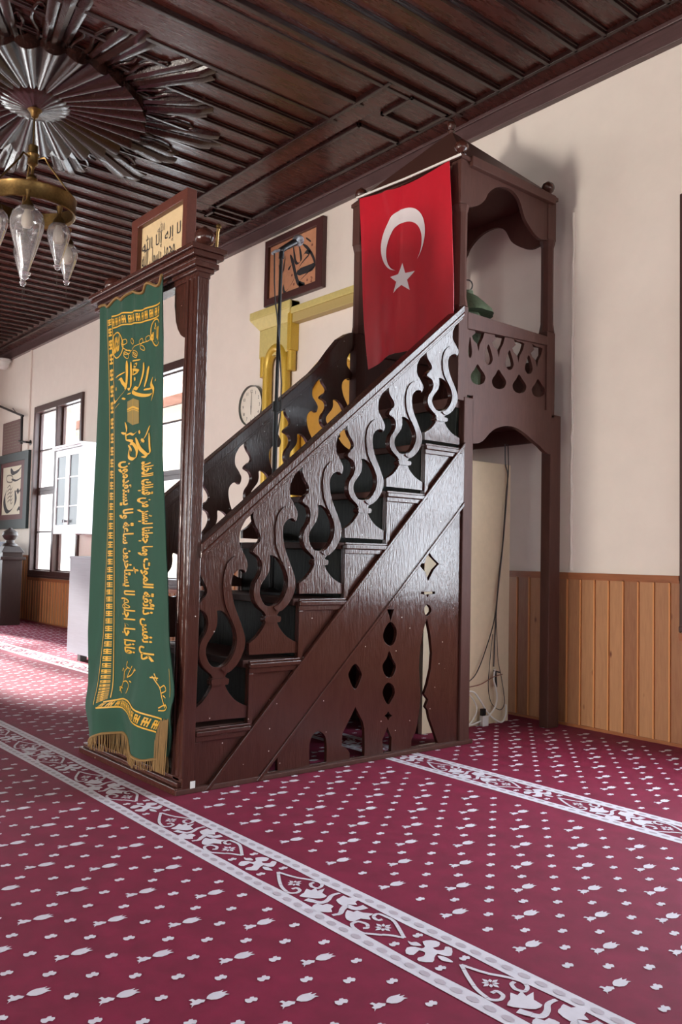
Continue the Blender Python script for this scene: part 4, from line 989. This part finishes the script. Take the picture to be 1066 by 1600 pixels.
# microphone on its stand, on the stairs
mx_, my_ = -3.30, 2.325; mz = zt(2)
ms = thing('microphone_stand', (mx_, my_, mz), 'black microphone stand set up on the pulpit stairs', 'microphone stand')
MB().lathe([(0.10, mz), (0.10, mz + 0.012), (0.03, mz + 0.022), (0.012, mz + 0.03)], (mx_, my_, 0), 24).build('stand_base', BLACK, ms, smooth=True)
MB().tube([(mx_, my_, mz + 0.02), (mx_, my_, 1.63)], 0.0115, 10).build('lower_tube', BLACK, ms, smooth=True)
MB().tube([(mx_, my_, 1.60), (mx_, my_ + 0.008, 2.33)], 0.0085, 10).build('upper_tube', BLACK, ms, smooth=True)
MB().tube([(mx_, my_, 1.585), (mx_, my_, 1.63)], 0.017, 12).build('clutch', BLACK, ms, smooth=True)
a, b_ = atX(440, 390, mx_), atX(462, 378, mx_)
t = MB().tube([(mx_, my_ + 0.008, 2.32), (mx_, my_ + 0.010, 2.36), a * 0.5 + b_ * 0.5], 0.013, 10); t.build('clip', BLACK, ms, smooth=True)
mc = thing('microphone', tuple(a), 'black vocal microphone with silver grille clipped on top of the stand', 'microphone')
MBD = MB().tube([a - (b_ - a) * 0.1, b_], lambda t_: 0.012 + 0.006 * t_, 12).build('microphone_body', BLACK, mc, smooth=True)
d_ = (b_ - a).normalized(); t = MB()
for i in range(1): t.tube([b_ - d_ * 0.004, b_ + d_ * 0.006, b_ + d_ * 0.016, b_ + d_ * 0.030, b_ + d_ * 0.042, b_ + d_ * 0.050], lambda q: (0.019, 0.026, 0.028, 0.026, 0.018, 0.004)[min(5, int(q * 5 + 0.5))], 14)
t.build('grille', SILVER, MBD, smooth=True)
c_ = atX(430, 394, mx_); t = MB().tube([a - d_ * 0.004, c_ + Vector((0, 0, 0.004)), c_ - d_ * 0.02], 0.007, 8); t.build('connector', SILVER, MBD, smooth=True)
pts = [atX(x, y, mx_ + 0.01) for x, y in ((429, 396), (429, 440), (430, 470), (433, 492), (437, 545), (440, 600), (438, 650), (432, 690), (430, 730))]
tag(MB().tube(pts, 0.0035, 6).build('microphone_cable', BLACK, offset=tuple(pts[0]), smooth=True), 'thin black lead hanging from the microphone along its stand', 'cable')

# ------------------------------------------------------------------ on the qibla wall
pc = thing('framed_calligraphy', (-5.56, YW, 3.0), 'square framed calligraphy on pinkish paper high on the wall behind the microphone', 'framed calligraphy')
x0, x1, z0, z1 = -5.965, -5.175, 3.003, 3.568
MB().plate(rect(x0, x1, z0, z1), [rect(x0 + 0.05, x1 - 0.085, z0 + 0.062, z1 - 0.06)], Yp(YW - 0.045), 0, 0.045).build('frame', DFRAME, pc, bevel=0.004)
SHT = MB().box(x0 + 0.04, x1 - 0.07, YW - 0.022, YW - 0.012, z0 + 0.05, z1 - 0.05).build('sheet', PAPER2, pc)
q7 = lambda l: XZ(crop(l, 400, 330, 130 / 1066), YW - 0.024)
t = MB()
for l, wx, wz in (([(600, 575), (640, 520), (690, 540), (640, 600), (590, 660), (540, 740), (525, 790)], 0.013, 0.013), ([(525, 790), (620, 755), (700, 725), (762, 690)], 0.006, 0.030), ([(755, 700), (660, 790), (570, 880)], 0.016, 0.010),
                  ([(600, 420), (660, 470), (710, 540), (745, 620), (757, 690)], 0.010, 0.008), ([(478, 450), (492, 560), (505, 640), (530, 672), (570, 645), (578, 600), (565, 500), (548, 420)], 0.012, 0.006),
                  ([(440, 560), (470, 650), (495, 760), (520, 860), (550, 930), (620, 950)], 0.014, 0.012), ([(545, 920), (585, 950), (625, 948)], 0.008, 0.024), ([(500, 840), (450, 940), (400, 1010), (365, 1040), (350, 990), (352, 940)], 0.012, 0.008),
                  ([(455, 690), (440, 720), (415, 730)], 0.014, 0.016), ([(295, 690), (310, 760), (330, 795), (350, 770), (362, 680), (375, 570)], 0.010, 0.007), ([(640, 340), (680, 370), (705, 390)], 0.005, 0.005)):
    t.flat(nib(q7(l), wx, wz, 6), lambda u, v: (u, YW - 0.0235, v))
t.build('writing', INK, SHT)
t = MB()
for a, b_ in ((720, 430), (305, 870), (460, 820), (485, 935), (655, 880)): t.flat([disc(*q7([(a, b_)])[0], 0.012, n=6)], lambda u, v: (u, YW - 0.0232, v))
t.flat(ribbon(q7([(700, 840), (720, 850), (705, 880), (715, 900), (695, 900)]), 0.004), lambda u, v: (u, YW - 0.0232, v))
t.build('small_marks', mat('brown_ink', (120, 70, 56), 0.6), SHT)
# gilt niche
nc = thing('prayer_niche', (-4.95, YW, 0), 'gilt plaster prayer niche with capitals and beam on the wall behind the pulpit', 'prayer niche')
CEN = -4.95
def capital(s):
    xa, xb_ = CEN + s * -1.14, CEN + s * -0.56
    lo, hi = min(xa, xb_), max(xa, xb_)
    t = MB(); t.box(lo, hi, YW - 0.10, YW, 2.90, 2.965, 1); t.hexa([(lo + 0.10, YW - 0.06, 2.80), (hi - 0.05, YW - 0.06, 2.80), (hi - 0.05, YW, 2.80), (lo + 0.10, YW, 2.80)], [(lo, YW - 0.10, 2.90), (hi, YW - 0.10, 2.90), (hi, YW, 2.90), (lo, YW, 2.90)], 1)
    t.box(lo + 0.10, hi - 0.05, YW - 0.06, YW, 2.56, 2.80, 1); t.box(hi - 0.05 if s > 0 else lo, hi if s > 0 else lo + 0.05, YW - 0.085, YW, 2.56, 2.965, 0)
    return t.build('capital', [GOLD, GOLD2], nc, bevel=0.006)
capital(1); capital(-1)
t = MB(); t.box(CEN - 0.57, CEN + 0.57, YW - 0.07, YW, 2.78, 2.885, 0); t.box(CEN - 0.57, CEN + 0.57, YW - 0.085, YW, 2.85, 2.905, 1)
t.build('beam', [mat('dull_gold_paint', (178, 158, 100), 0.5), GOLD2], nc, bevel=0.006)
for s in (1, -1):
    for dx, z in ((-0.99, 2.40), (-0.60, 2.40)):
        x = CEN + s * dx; MB().lathe([(0.035, z), (0.035, 2.57)], (x, YW - 0.038, 0), 12).build('drop', GOLD, nc, smooth=True)
    cx = CEN + s * -0.80; pts = [(cx - 0.13, YW - 0.043, 1.2), (cx - 0.13, YW - 0.043, 2.40)] + [(cx + 0.13 * math.cos(PI - a), YW - 0.043, 2.46 + 0.16 * math.sin(a)) for a in [PI * k / 12 for k in range(13)]] + [(cx + 0.13, YW - 0.043, 2.40), (cx + 0.13, YW - 0.043, 1.2)]
    MB().tube(pts, 0.040, 12).build('arched_moulding', GOLD, nc, smooth=True)
# mustard back of the niche and its rim
NA = spl([(CEN - 0.52, 0.88, 1), (CEN - 0.52, 1.9, 1), (CEN - 0.42, 2.18), (CEN - 0.22, 2.36), (CEN, 2.42), (CEN + 0.22, 2.36), (CEN + 0.42, 2.18), (CEN + 0.52, 1.9, 1), (CEN + 0.52, 0.88, 1)], 5, False)
MB().plate(NA, [], Yp(YW - 0.012), 0, 0.012).build('niche_field', mat('mustard_paint', (186, 138, 44), 0.5, var=0.08), nc)
MB().tube([(a, YW - 0.048, max(0.89, b_)) for a, b_ in NA], 0.045, 10).build('niche_rim', GOLD, nc, smooth=True)
# wall clock
ck = thing('wall_clock', (-6.13, YW, 2.19), 'small round wall clock with grey rim left of the gilt niche', 'clock')
cx, cz, r_ = -6.125, 2.185, 0.175
t = MB().lathe([(r_ * 0.93, -0.03), (r_, -0.05), (r_ * 1.02, -0.035), (r_, 0.0)], (cx, YW, cz), 36, axis='Y'); t.build('clock_rim', CLOCKR, ck, smooth=True)
DIAL = MB().lathe([(r_ * 0.94, -0.034), (r_ * 0.94, -0.005)], (cx, YW, cz), 36, axis='Y').build('clock_dial', CLOCKF, ck)
t = MB()
for h in range(12):
    a = PI / 2 - h * PI / 6; v, f, w = glyphs(str(12 if h == 0 else h), 0.0); hh = 0.028
    t.mesh([(cx + 0.125 * math.cos(a) + (p[0] - 0.5) * hh * w, YW - 0.0352, cz + 0.125 * math.sin(a) + (p[1] - 0.5) * hh) for p in v], f)
t.build('clock_numerals', INK, DIAL)
t = MB()
for a, l, w in ((PI / 2 - 0.03, 0.115, 0.004), (-PI / 2 - 0.02, 0.075, 0.006)):
    dx, dz = math.cos(a), math.sin(a); t.flat([[(cx - dz * w, cz + dx * w), (cx + dz * w, cz - dx * w), (cx + dx * l + dz * w * 0.4, cz + dz * l - dx * w * 0.4), (cx + dx * l - dz * w * 0.4, cz + dz * l + dx * w * 0.4)]], lambda u, v: (u, YW - 0.037, v))
t.build('clock_hand', INK, DIAL)
# far-left wall
pf = thing('framed_calligraphy', (-12.0, YW, 1.2), 'large calligraphy with big sweeping letters in a wide dark green frame at far left', 'framed calligraphy')
x0, x1, z0, z1 = -12.62, -11.42, 1.20, 2.25
MB().plate(rect(x0, x1, z0, z1), [rect(x0 + 0.10, x1 - 0.14, z0 + 0.13, z1 - 0.12)], Yp(YW - 0.04), 0, 0.04).build('frame', GREENF, pf, bevel=0.004)
MB().plate(rect(x0 + 0.09, x1 - 0.13, z0 + 0.12, z1 - 0.11), [rect(x0 + 0.16, x1 - 0.28, z0 + 0.20, z1 - 0.18)], Yp(YW - 0.028), 0, 0.012).build('mount', MAROONB, pf)
SHT = MB().box(x0 + 0.14, x1 - 0.26, YW - 0.016, YW - 0.008, z0 + 0.18, z1 - 0.16).build('sheet', PAPER3, pf)
qf = lambda l: XZ(crop(l, 0, 600, 60 / 267), YW - 0.018)
t = MB()
for l, wx, wz in (([(75, 590), (90, 620), (125, 605), (150, 575)], 0.03, 0.025), ([(162, 570), (164, 640), (162, 715)], 0.025, 0.012), ([(80, 660), (110, 672), (150, 650)], 0.02, 0.012), ([(160, 715), (150, 745), (140, 730), (130, 755), (118, 735), (105, 765)], 0.03, 0.02),
                  ([(104, 740), (108, 810), (90, 860), (55, 890), (35, 860), (30, 800), (45, 740)], 0.04, 0.022), ([(150, 850), (140, 870), (125, 860), (122, 885)], 0.03, 0.018)):
    t.flat(nib(qf(l), wx, wz, 6), lambda u, v: (u, YW - 0.0175, v))
t.build('writing', INK, SHT)
t = MB()
for k in range(5):
    a = qf([(68, 720 + 25 * k)])[0]; t.flat(ribbon([(a[0] - 0.1, a[1]), (a[0], a[1] + 0.03), (a[0] + 0.05, a[1] - 0.03), (a[0] + 0.1, a[1])], 0.008), lambda u, v: (u, YW - 0.0172, v))
t.flat(ribbon(qf([(50, 640), (85, 640), (85, 680), (50, 680)]), 0.01, 3, True), lambda u, v: (u, YW - 0.0172, v)); t.build('small_writing', INK2, SHT)
p0, p1 = atY(6, 662, YW), atY(37, 655, YW)
sh = thing('printed_panel', (-12.1, YW, 2.2), 'brownish printed sheet on the wall above the dark green frame', 'poster')
MB().box(-12.55, -11.79, YW - 0.016, YW, 2.26, 2.715).build('board', PAPER4, sh, bevel=0.002)
t = MB()
for k in range(9):
    z = 2.66 - k * 0.042; x = -12.48
    while x < -11.87: w = random.uniform(0.05, 0.16); t.box(x, min(x + w, -11.85), YW - 0.0168, YW - 0.016, z, z + 0.012); x += w + 0.025
t.build('print_lines', INK2, sh)
# swing arm of a wall lamp
wl = thing('wall_bracket', (-11.74, YW, 2.5), 'black swing arm bracket on the wall over the far left pictures', 'bracket')
A = lambda x, y, d=0.06: atY(x, y, YW - d)
MB().tube([A(34.5, 648), A(33.5, 694)], 0.018, 8).build('upright', BLACK, wl, smooth=True)
MB().tube([A(36, 650), atY(0, 635, YW - 0.06), atY(-30, 624, YW - 0.06)], 0.016, 8).build('arm', BLACK, wl, smooth=True)
MB().tube([A(28, 648), A(20, 638, 0.05)], 0.006, 6).build('stay', BLACK, wl, smooth=True)
t = MB().tube([A(30, 689), A(42, 691)], 0.014, 8); q = A(41, 691); t.lathe([(0.0, -0.02), (0.035, -0.01), (0.035, 0.0)], (q.x, YW - 0.0, q.z), 12, axis='Y'); t.tube([q, (q.x, YW, q.z)], 0.012, 6)
t.build('wall_mount', BLACK, wl, smooth=True)
# dome camera
p = atY(7, 577, 4.0); sc_ = thing('security_camera', (p.x, 4.0, 3.61), 'white dome security camera under the ceiling trim at far left', 'camera')
MB().lathe([(0.105, 3.610), (0.110, 3.600), (0.105, 3.575), (0.06, 3.57)], (p.x, 3.98, 0), 24).build('camera_base', PLAST, sc_, smooth=True)
MB().lathe([(0.085, 3.575), (0.085, 3.54), (0.070, 3.495), (0.045, 3.470), (0.0, 3.462)], (p.x, 3.98, 0), 24).build('camera_dome', PLAST, sc_, smooth=True)
MB().lathe([(0.0, -0.100), (0.026, -0.098), (0.032, -0.085), (0.034, -0.05)], (p.x + 0.01, 3.98, 3.515), 16, axis='Y').build('camera_lens', BLACK, sc_, smooth=True)
ROSTW = mat('dark_rostrum_wood', (46, 32, 30), 0.45, var=0.2, vscale=(10, 10, 2))
# wooden rostrum at the far left
ro_ = thing('wooden_rostrum', (-12.3, 3.6, 0), 'dark carved wooden rostrum with a turned corner knob at the far left edge', 'rostrum')
px_ = atY(15, 860, 3.62)
pr = [(0.10, 0.96), (0.09, 0.98), (0.055, 1.00), (0.05, 1.03), (0.075, 1.05), (0.095, 1.09), (0.085, 1.13), (0.05, 1.155), (0.03, 1.165), (0.02, 1.18), (0.0, 1.185)]
t = MB(); t.box(px_.x - 0.12, px_.x + 0.12, 3.50, 3.74, 0, 0.90); t.box(px_.x - 0.15, px_.x + 0.15, 3.47, 3.77, 0.79, 0.83); t.hexa([(px_.x - 0.14, 3.48, 0.88), (px_.x + 0.14, 3.48, 0.88), (px_.x + 0.14, 3.76, 0.88), (px_.x - 0.14, 3.76, 0.88)], [(px_.x - 0.09, 3.53, 0.96), (px_.x + 0.09, 3.53, 0.96), (px_.x + 0.09, 3.71, 0.96), (px_.x - 0.09, 3.71, 0.96)])
t.build('corner_post', ROSTW, ro_, bevel=0.006)
MB().lathe(pr, (px_.x, 3.62, 0), 20).build('knob', ROSTW, ro_, smooth=True)
t = MB(); t.box(-13.15, px_.x - 0.12, 3.56, 3.68, 0.0, 0.80); t.box(-13.15, px_.x - 0.12, 3.52, 3.72, 0.80, 0.85)
for k in range(3): t.box(-13.1 + 0.3 * k, -12.88 + 0.3 * k, 3.545, 3.56, 0.1, 0.7)
t.build('front_panel', ROSTW, ro_, bevel=0.005)
for k, (w, m_, l) in enumerate(((0.07, GREYB, 'pale grey book lying on the rostrum ledge'), (0.05, mat('blue_book_cover', (52, 70, 96), 0.5), 'dark blue book lying on top of the rostrum books'), (0.04, PAPER3, 'ivory sheaf of papers at the bottom of the rostrum pile'))[::-1]):
    z = (0.85, 0.89, 0.94)[k]; hh = (0.04, 0.05, 0.07)[k]
    t = MB(); t.box(-13.0, px_.x - 0.16, 3.53, 3.71, z, z + hh); bo = t.build('book', m_, offset=(-12.8, 3.62, z), bevel=0.004)
    tag(bo, ('ivory sheaf of papers at the bottom of the pile on the rostrum', 'dark blue book in the middle of the pile on the rostrum', 'pale grey book on top of the pile on the rostrum')[k], 'book', 'books on the rostrum')
# white wall cabinet
wc = thing('wall_cabinet', (-9.2, YW, 1.1), 'white wall cabinet with glazed doors hung beside the far left window', 'cabinet')
x0, x1, y0, z0, z1 = -9.60, -8.90, 3.72, 1.10, 2.05
t = MB(); t.box(x0, x1, y0 + 0.02, YW - 0.02, z0, z1); t.build('cabinet_body', WHITE, wc, bevel=0.003)
t = MB(); t.box(x0 - 0.03, x1 + 0.03, y0 - 0.01, YW - 0.02, z1, z1 + 0.02); t.box(x0 - 0.05, x1 + 0.05, y0 - 0.03, YW - 0.02, z1 + 0.02, z1 + 0.045); t.build('cabinet_cornice', WHITE, wc, bevel=0.004)
xm = (x0 + x1) / 2; DG = mat('dark_interior_glass', (104, 118, 122), 0.35, spec=0.3)
for i, (a, b_) in enumerate(((x0, xm - 0.003), (xm + 0.003, x1))):
    d0 = MB().plate(rect(a, b_, z0, z1 - 0.01), [rect(a + 0.055, b_ - 0.05, z0 + 0.10, z1 - 0.08)], Yp(y0), 0, 0.02).build('cabinet_door', WHITE, wc, bevel=0.003)
    MB().box(a + 0.05, b_ - 0.045, y0 + 0.010, y0 + 0.014, z0 + 0.095, z1 - 0.075).build('door_glass', DG, d0)
    t = MB()
    for zz in (1.40, 1.72): t.box(a + 0.05, b_ - 0.045, y0 + 0.004, y0 + 0.012, zz, zz + 0.014)
    t.build('shelf_edge', WHITE, wc)
    hx = b_ - 0.025 if i == 0 else a + 0.025
    MB().lathe([(0.008, 0.0), (0.008, -0.015), (0.018, -0.022), (0.016, -0.034), (0, -0.038)], (hx, y0, 1.24), 12, axis='Y').build('knob', SILVER, d0, smooth=True)
# grey panel-backed desk on low legs
gc = thing('grey_cabinet', (-6.55, 2.95, 0), 'light grey board cabinet on dark feet standing left of the pulpit banner', 'cabinet')
t = MB(); t.box(-7.13, -6.15, 2.92, 3.26, 0.055, 0.86); t.build('cabinet_body', GREYB, gc, bevel=0.004)
t = MB(); t.box(-7.13, -6.15, 2.914, 3.27, 0.845, 0.868); t.build('cabinet_top', GREYB, gc, bevel=0.003)
for x in (-6.92, -6.25):
    for y in (2.97, 3.21):
        t = MB(); t.box(x - 0.03, x + 0.03, y - 0.03, y + 0.03, 0.0, 0.055); t.build('foot', GREYM, gc, bevel=0.003)
t = MB()
for z in (0.30, 0.62): t.box(-7.135, -7.13, 3.0, 3.02, z, z + 0.02)
t.build('hinge', GREYM, gc)

# ------------------------------------------------------------------ carved ceiling rosette and chandelier
RX, RY = -5.27, 1.82
rs = thing('ceiling_rosette', (RX, RY, ZC), 'large round carved dark wood sunburst rosette on the ceiling', 'ceiling rosette')
t = MB(); NA_, NR = 360, 10; V = []
for i in range(NR + 1):
    q = i / NR; r = 0.16 + 0.49 * q
    for k in range(NA_):
        a = 2 * PI * k / NA_; w = abs(math.cos(a * 15)); rr = r + (0.030 * w if i == NR else 0.024 * w * q)
        V.append((RX + rr * math.cos(a), RY + rr * math.sin(a), ZC - 0.055 - 0.012 * (1 - q) - (0.006 + 0.045 * q) * w))
for k in range(NA_):
    a = 2 * PI * k / NA_; w = abs(math.cos(a * 15)); rr = 0.645 + 0.03 * w; V.append((RX + rr * math.cos(a), RY + rr * math.sin(a), ZC - 0.002))
FQ = [(i * NA_ + k, i * NA_ + (k + 1) % NA_, (i + 1) * NA_ + (k + 1) % NA_, (i + 1) * NA_ + k) for i in range(NR + 1) for k in range(NA_)]
t.mesh(V, FQ); t.build('fluted_disc', ROSE, rs, smooth=True)
t = MB().lathe([(0.185, ZC - 0.050), (0.205, ZC - 0.066), (0.198, ZC - 0.074), (0.15, ZC - 0.084), (0.10, ZC - 0.094), (0.055, ZC - 0.106)], (RX, RY, 0), 120, wave=lambda k, h: 1 + 0.055 * abs(math.sin(k * PI / 5))); t.build('boss', ROSE, rs, smooth=True)
NB = 16
for k in range(NB):
    a = 2 * PI * (k + 0.5) / NB; ca, sa = math.cos(a), math.sin(a)
    t = MB(); L1 = 1.22 if k % 2 else 1.10
    for j, off in enumerate((-1, 0, 1)):
        l1 = L1 - 0.045 * abs(off); V = []
        for q in range(9):
            f = q / 8; r = 0.58 + (l1 - 0.58) * f; w = (0.027 + 0.022 * f); c0 = off * w * 1.6
            for g in range(5):
                b_ = PI * g / 4; u = c0 + w * math.cos(b_); z = ZC - 0.002 - (0.034 + 0.014 * (off == 0)) * math.sin(b_) * (1 if q < 8 else 0.55)
                V.append((RX + r * ca - u * sa, RY + r * sa + u * ca, z))
        t.mesh(V, [(q * 5 + g, q * 5 + g + 1, q * 5 + g + 6, q * 5 + g + 5) for q in range(8) for g in range(4)])
    t.build('ray', ROSE, rs, smooth=True)
    a2 = 2 * PI * k / NB; ca, sa = math.cos(a2), math.sin(a2); t = MB()
    for s_ in (1, -1):
        pts = [(0.60, 0.03), (0.72, 0.045 * s_), (0.84, 0.015 * s_), (0.94, 0.035 * s_), (0.985, 0.065 * s_), (0.965, 0.085 * s_)] if s_ > 0 else [(0.60, -0.02), (0.70, -0.045), (0.80, -0.03), (0.86, -0.055), (0.84, -0.075)]
        c3 = [(RX + r * ca - u * sa, RY + r * sa + u * ca, ZC - 0.016) for r, u in spl(pts, 4, False)]
        t.tube(c3, lambda q: 0.013 - 0.006 * q, 8)
    t.build('scroll', ROSE, rs, smooth=True)
cd = thing('chandelier', (RX, RY, ZC), 'brass hoop chandelier with clear ribbed glass globes hanging from the rosette', 'chandelier')
HZ = 3.33
t = MB().lathe([(0.058, ZC - 0.090), (0.045, ZC - 0.105), (0.028, ZC - 0.125), (0.020, ZC - 0.150), (0.006, ZC - 0.160)], (RX, RY, 0), 20); t.build('ceiling_cup', BRASS, cd, smooth=True)
MB().tube([(RX, RY, ZC - 0.15), (RX, RY, 3.40)], 0.006, 8).build('rod', BRASS, cd, smooth=True)
MB().lathe([(0.012, 3.425), (0.030, 3.415), (0.030, 3.37), (0.040, 3.36), (0.030, 3.345), (0.032, 3.30), (0.020, 3.29), (0.010, 3.27), (0.010, 3.235), (0.026, 3.225), (0.034, 3.205), (0.026, 3.19), (0.008, 3.178), (0, 3.172)], (RX, RY, 0), 16).build('hub', BRASS, cd, smooth=True)
RR, RZ = 0.262, 3.035
for k in range(3):
    a = math.radians(50.2) + k * 2 * PI / 3 + 0.05
    MB().tube([(RX + 0.03 * math.cos(a), RY + 0.03 * math.sin(a), 3.335), (RX + 0.075 * math.cos(a), RY + 0.075 * math.sin(a), 3.345), (RX + 0.10 * math.cos(a), RY + 0.10 * math.sin(a), 3.30), (RX + RR * 0.98 * math.cos(a), RY + RR * 0.98 * math.sin(a), RZ + 0.06)], 0.0065, 6).build('chain', BRASS, cd, smooth=True)
t = MB().lathe([(RR - 0.010, RZ - 0.03), (RR, RZ - 0.045), (RR + 0.006, RZ - 0.04), (RR + 0.004, RZ + 0.045), (RR + 0.010, RZ + 0.055), (RR - 0.004, RZ + 0.058), (RR - 0.010, RZ - 0.03)], (RX, RY, 0), 48, caps=False)
t.build('hoop', BRASS, cd, smooth=True)
def globe(x, y, zt_, r, h):
    hd = MB().lathe([(0.020, zt_ + 0.10), (0.012, zt_ + 0.06), (0.014, zt_ + 0.04), (0.032, zt_ + 0.018), (0.038, zt_ - 0.01), (0.030, zt_ - 0.016), (0.018, zt_ - 0.02)], (x, y, 0), 16).build('globe_holder', BRASS, cd, smooth=True)
    pr = [(0.36, 0.0), (0.62, -0.03), (0.88, -0.10), (1.0, -0.20), (0.97, -0.30), (0.80, -0.45), (0.52, -0.66), (0.27, -0.84), (0.20, -0.88)]
    g = MB().lathe([(r * a, zt_ + h * b_) for a, b_ in pr], (x, y, 0), 48, caps=False, wave=lambda k, hh: 1 + 0.014 * math.cos(k * 2 * PI / 4)).build('glass_globe', GLOBE, hd, smooth=True)
    MB().lathe([(r * a, zt_ + h * b_) for a, b_ in ((0.20, -0.88), (0.34, -0.905), (0.30, -0.93), (0.16, -0.945), (0.22, -0.965), (0.12, -0.985), (0.0, -1.0))], (x, y, 0), 20).build('glass_drop', GLOBE, hd, smooth=True)
    MB().lathe([(0.018, zt_ - 0.012), (0.020, zt_ - 0.035), (0.032, zt_ - 0.06), (0.034, zt_ - 0.105), (0.022, zt_ - 0.125), (0.0, zt_ - 0.132)], (x, y, 0), 14).build('bulb', BULB, hd, smooth=True)
    MB().tube([(x, y, zt_ - h), (x, y, zt_ - h - 0.09)], 0.0015, 4).build('thread', BCABLE, hd)
rx_, dv_ = Vector((0.332, 0.943, 0)), Vector((-0.943, 0.332, 0))
for r_off, d_off, zt_, r, h in ((-0.015, -RR * 0.98, 2.93, 0.098, 0.44), (0.165, -0.20, 2.88, 0.068, 0.29), (0.232, 0.12, 2.87, 0.064, 0.27), (-0.03, RR, 2.90, 0.066, 0.30), (-0.19, -0.18, 2.92, 0.072, 0.31), (-0.235, 0.11, 2.88, 0.064, 0.28)):
    q = Vector((RX, RY, 0)) + rx_ * r_off + dv_ * d_off; globe(q.x, q.y, zt_, r, h)
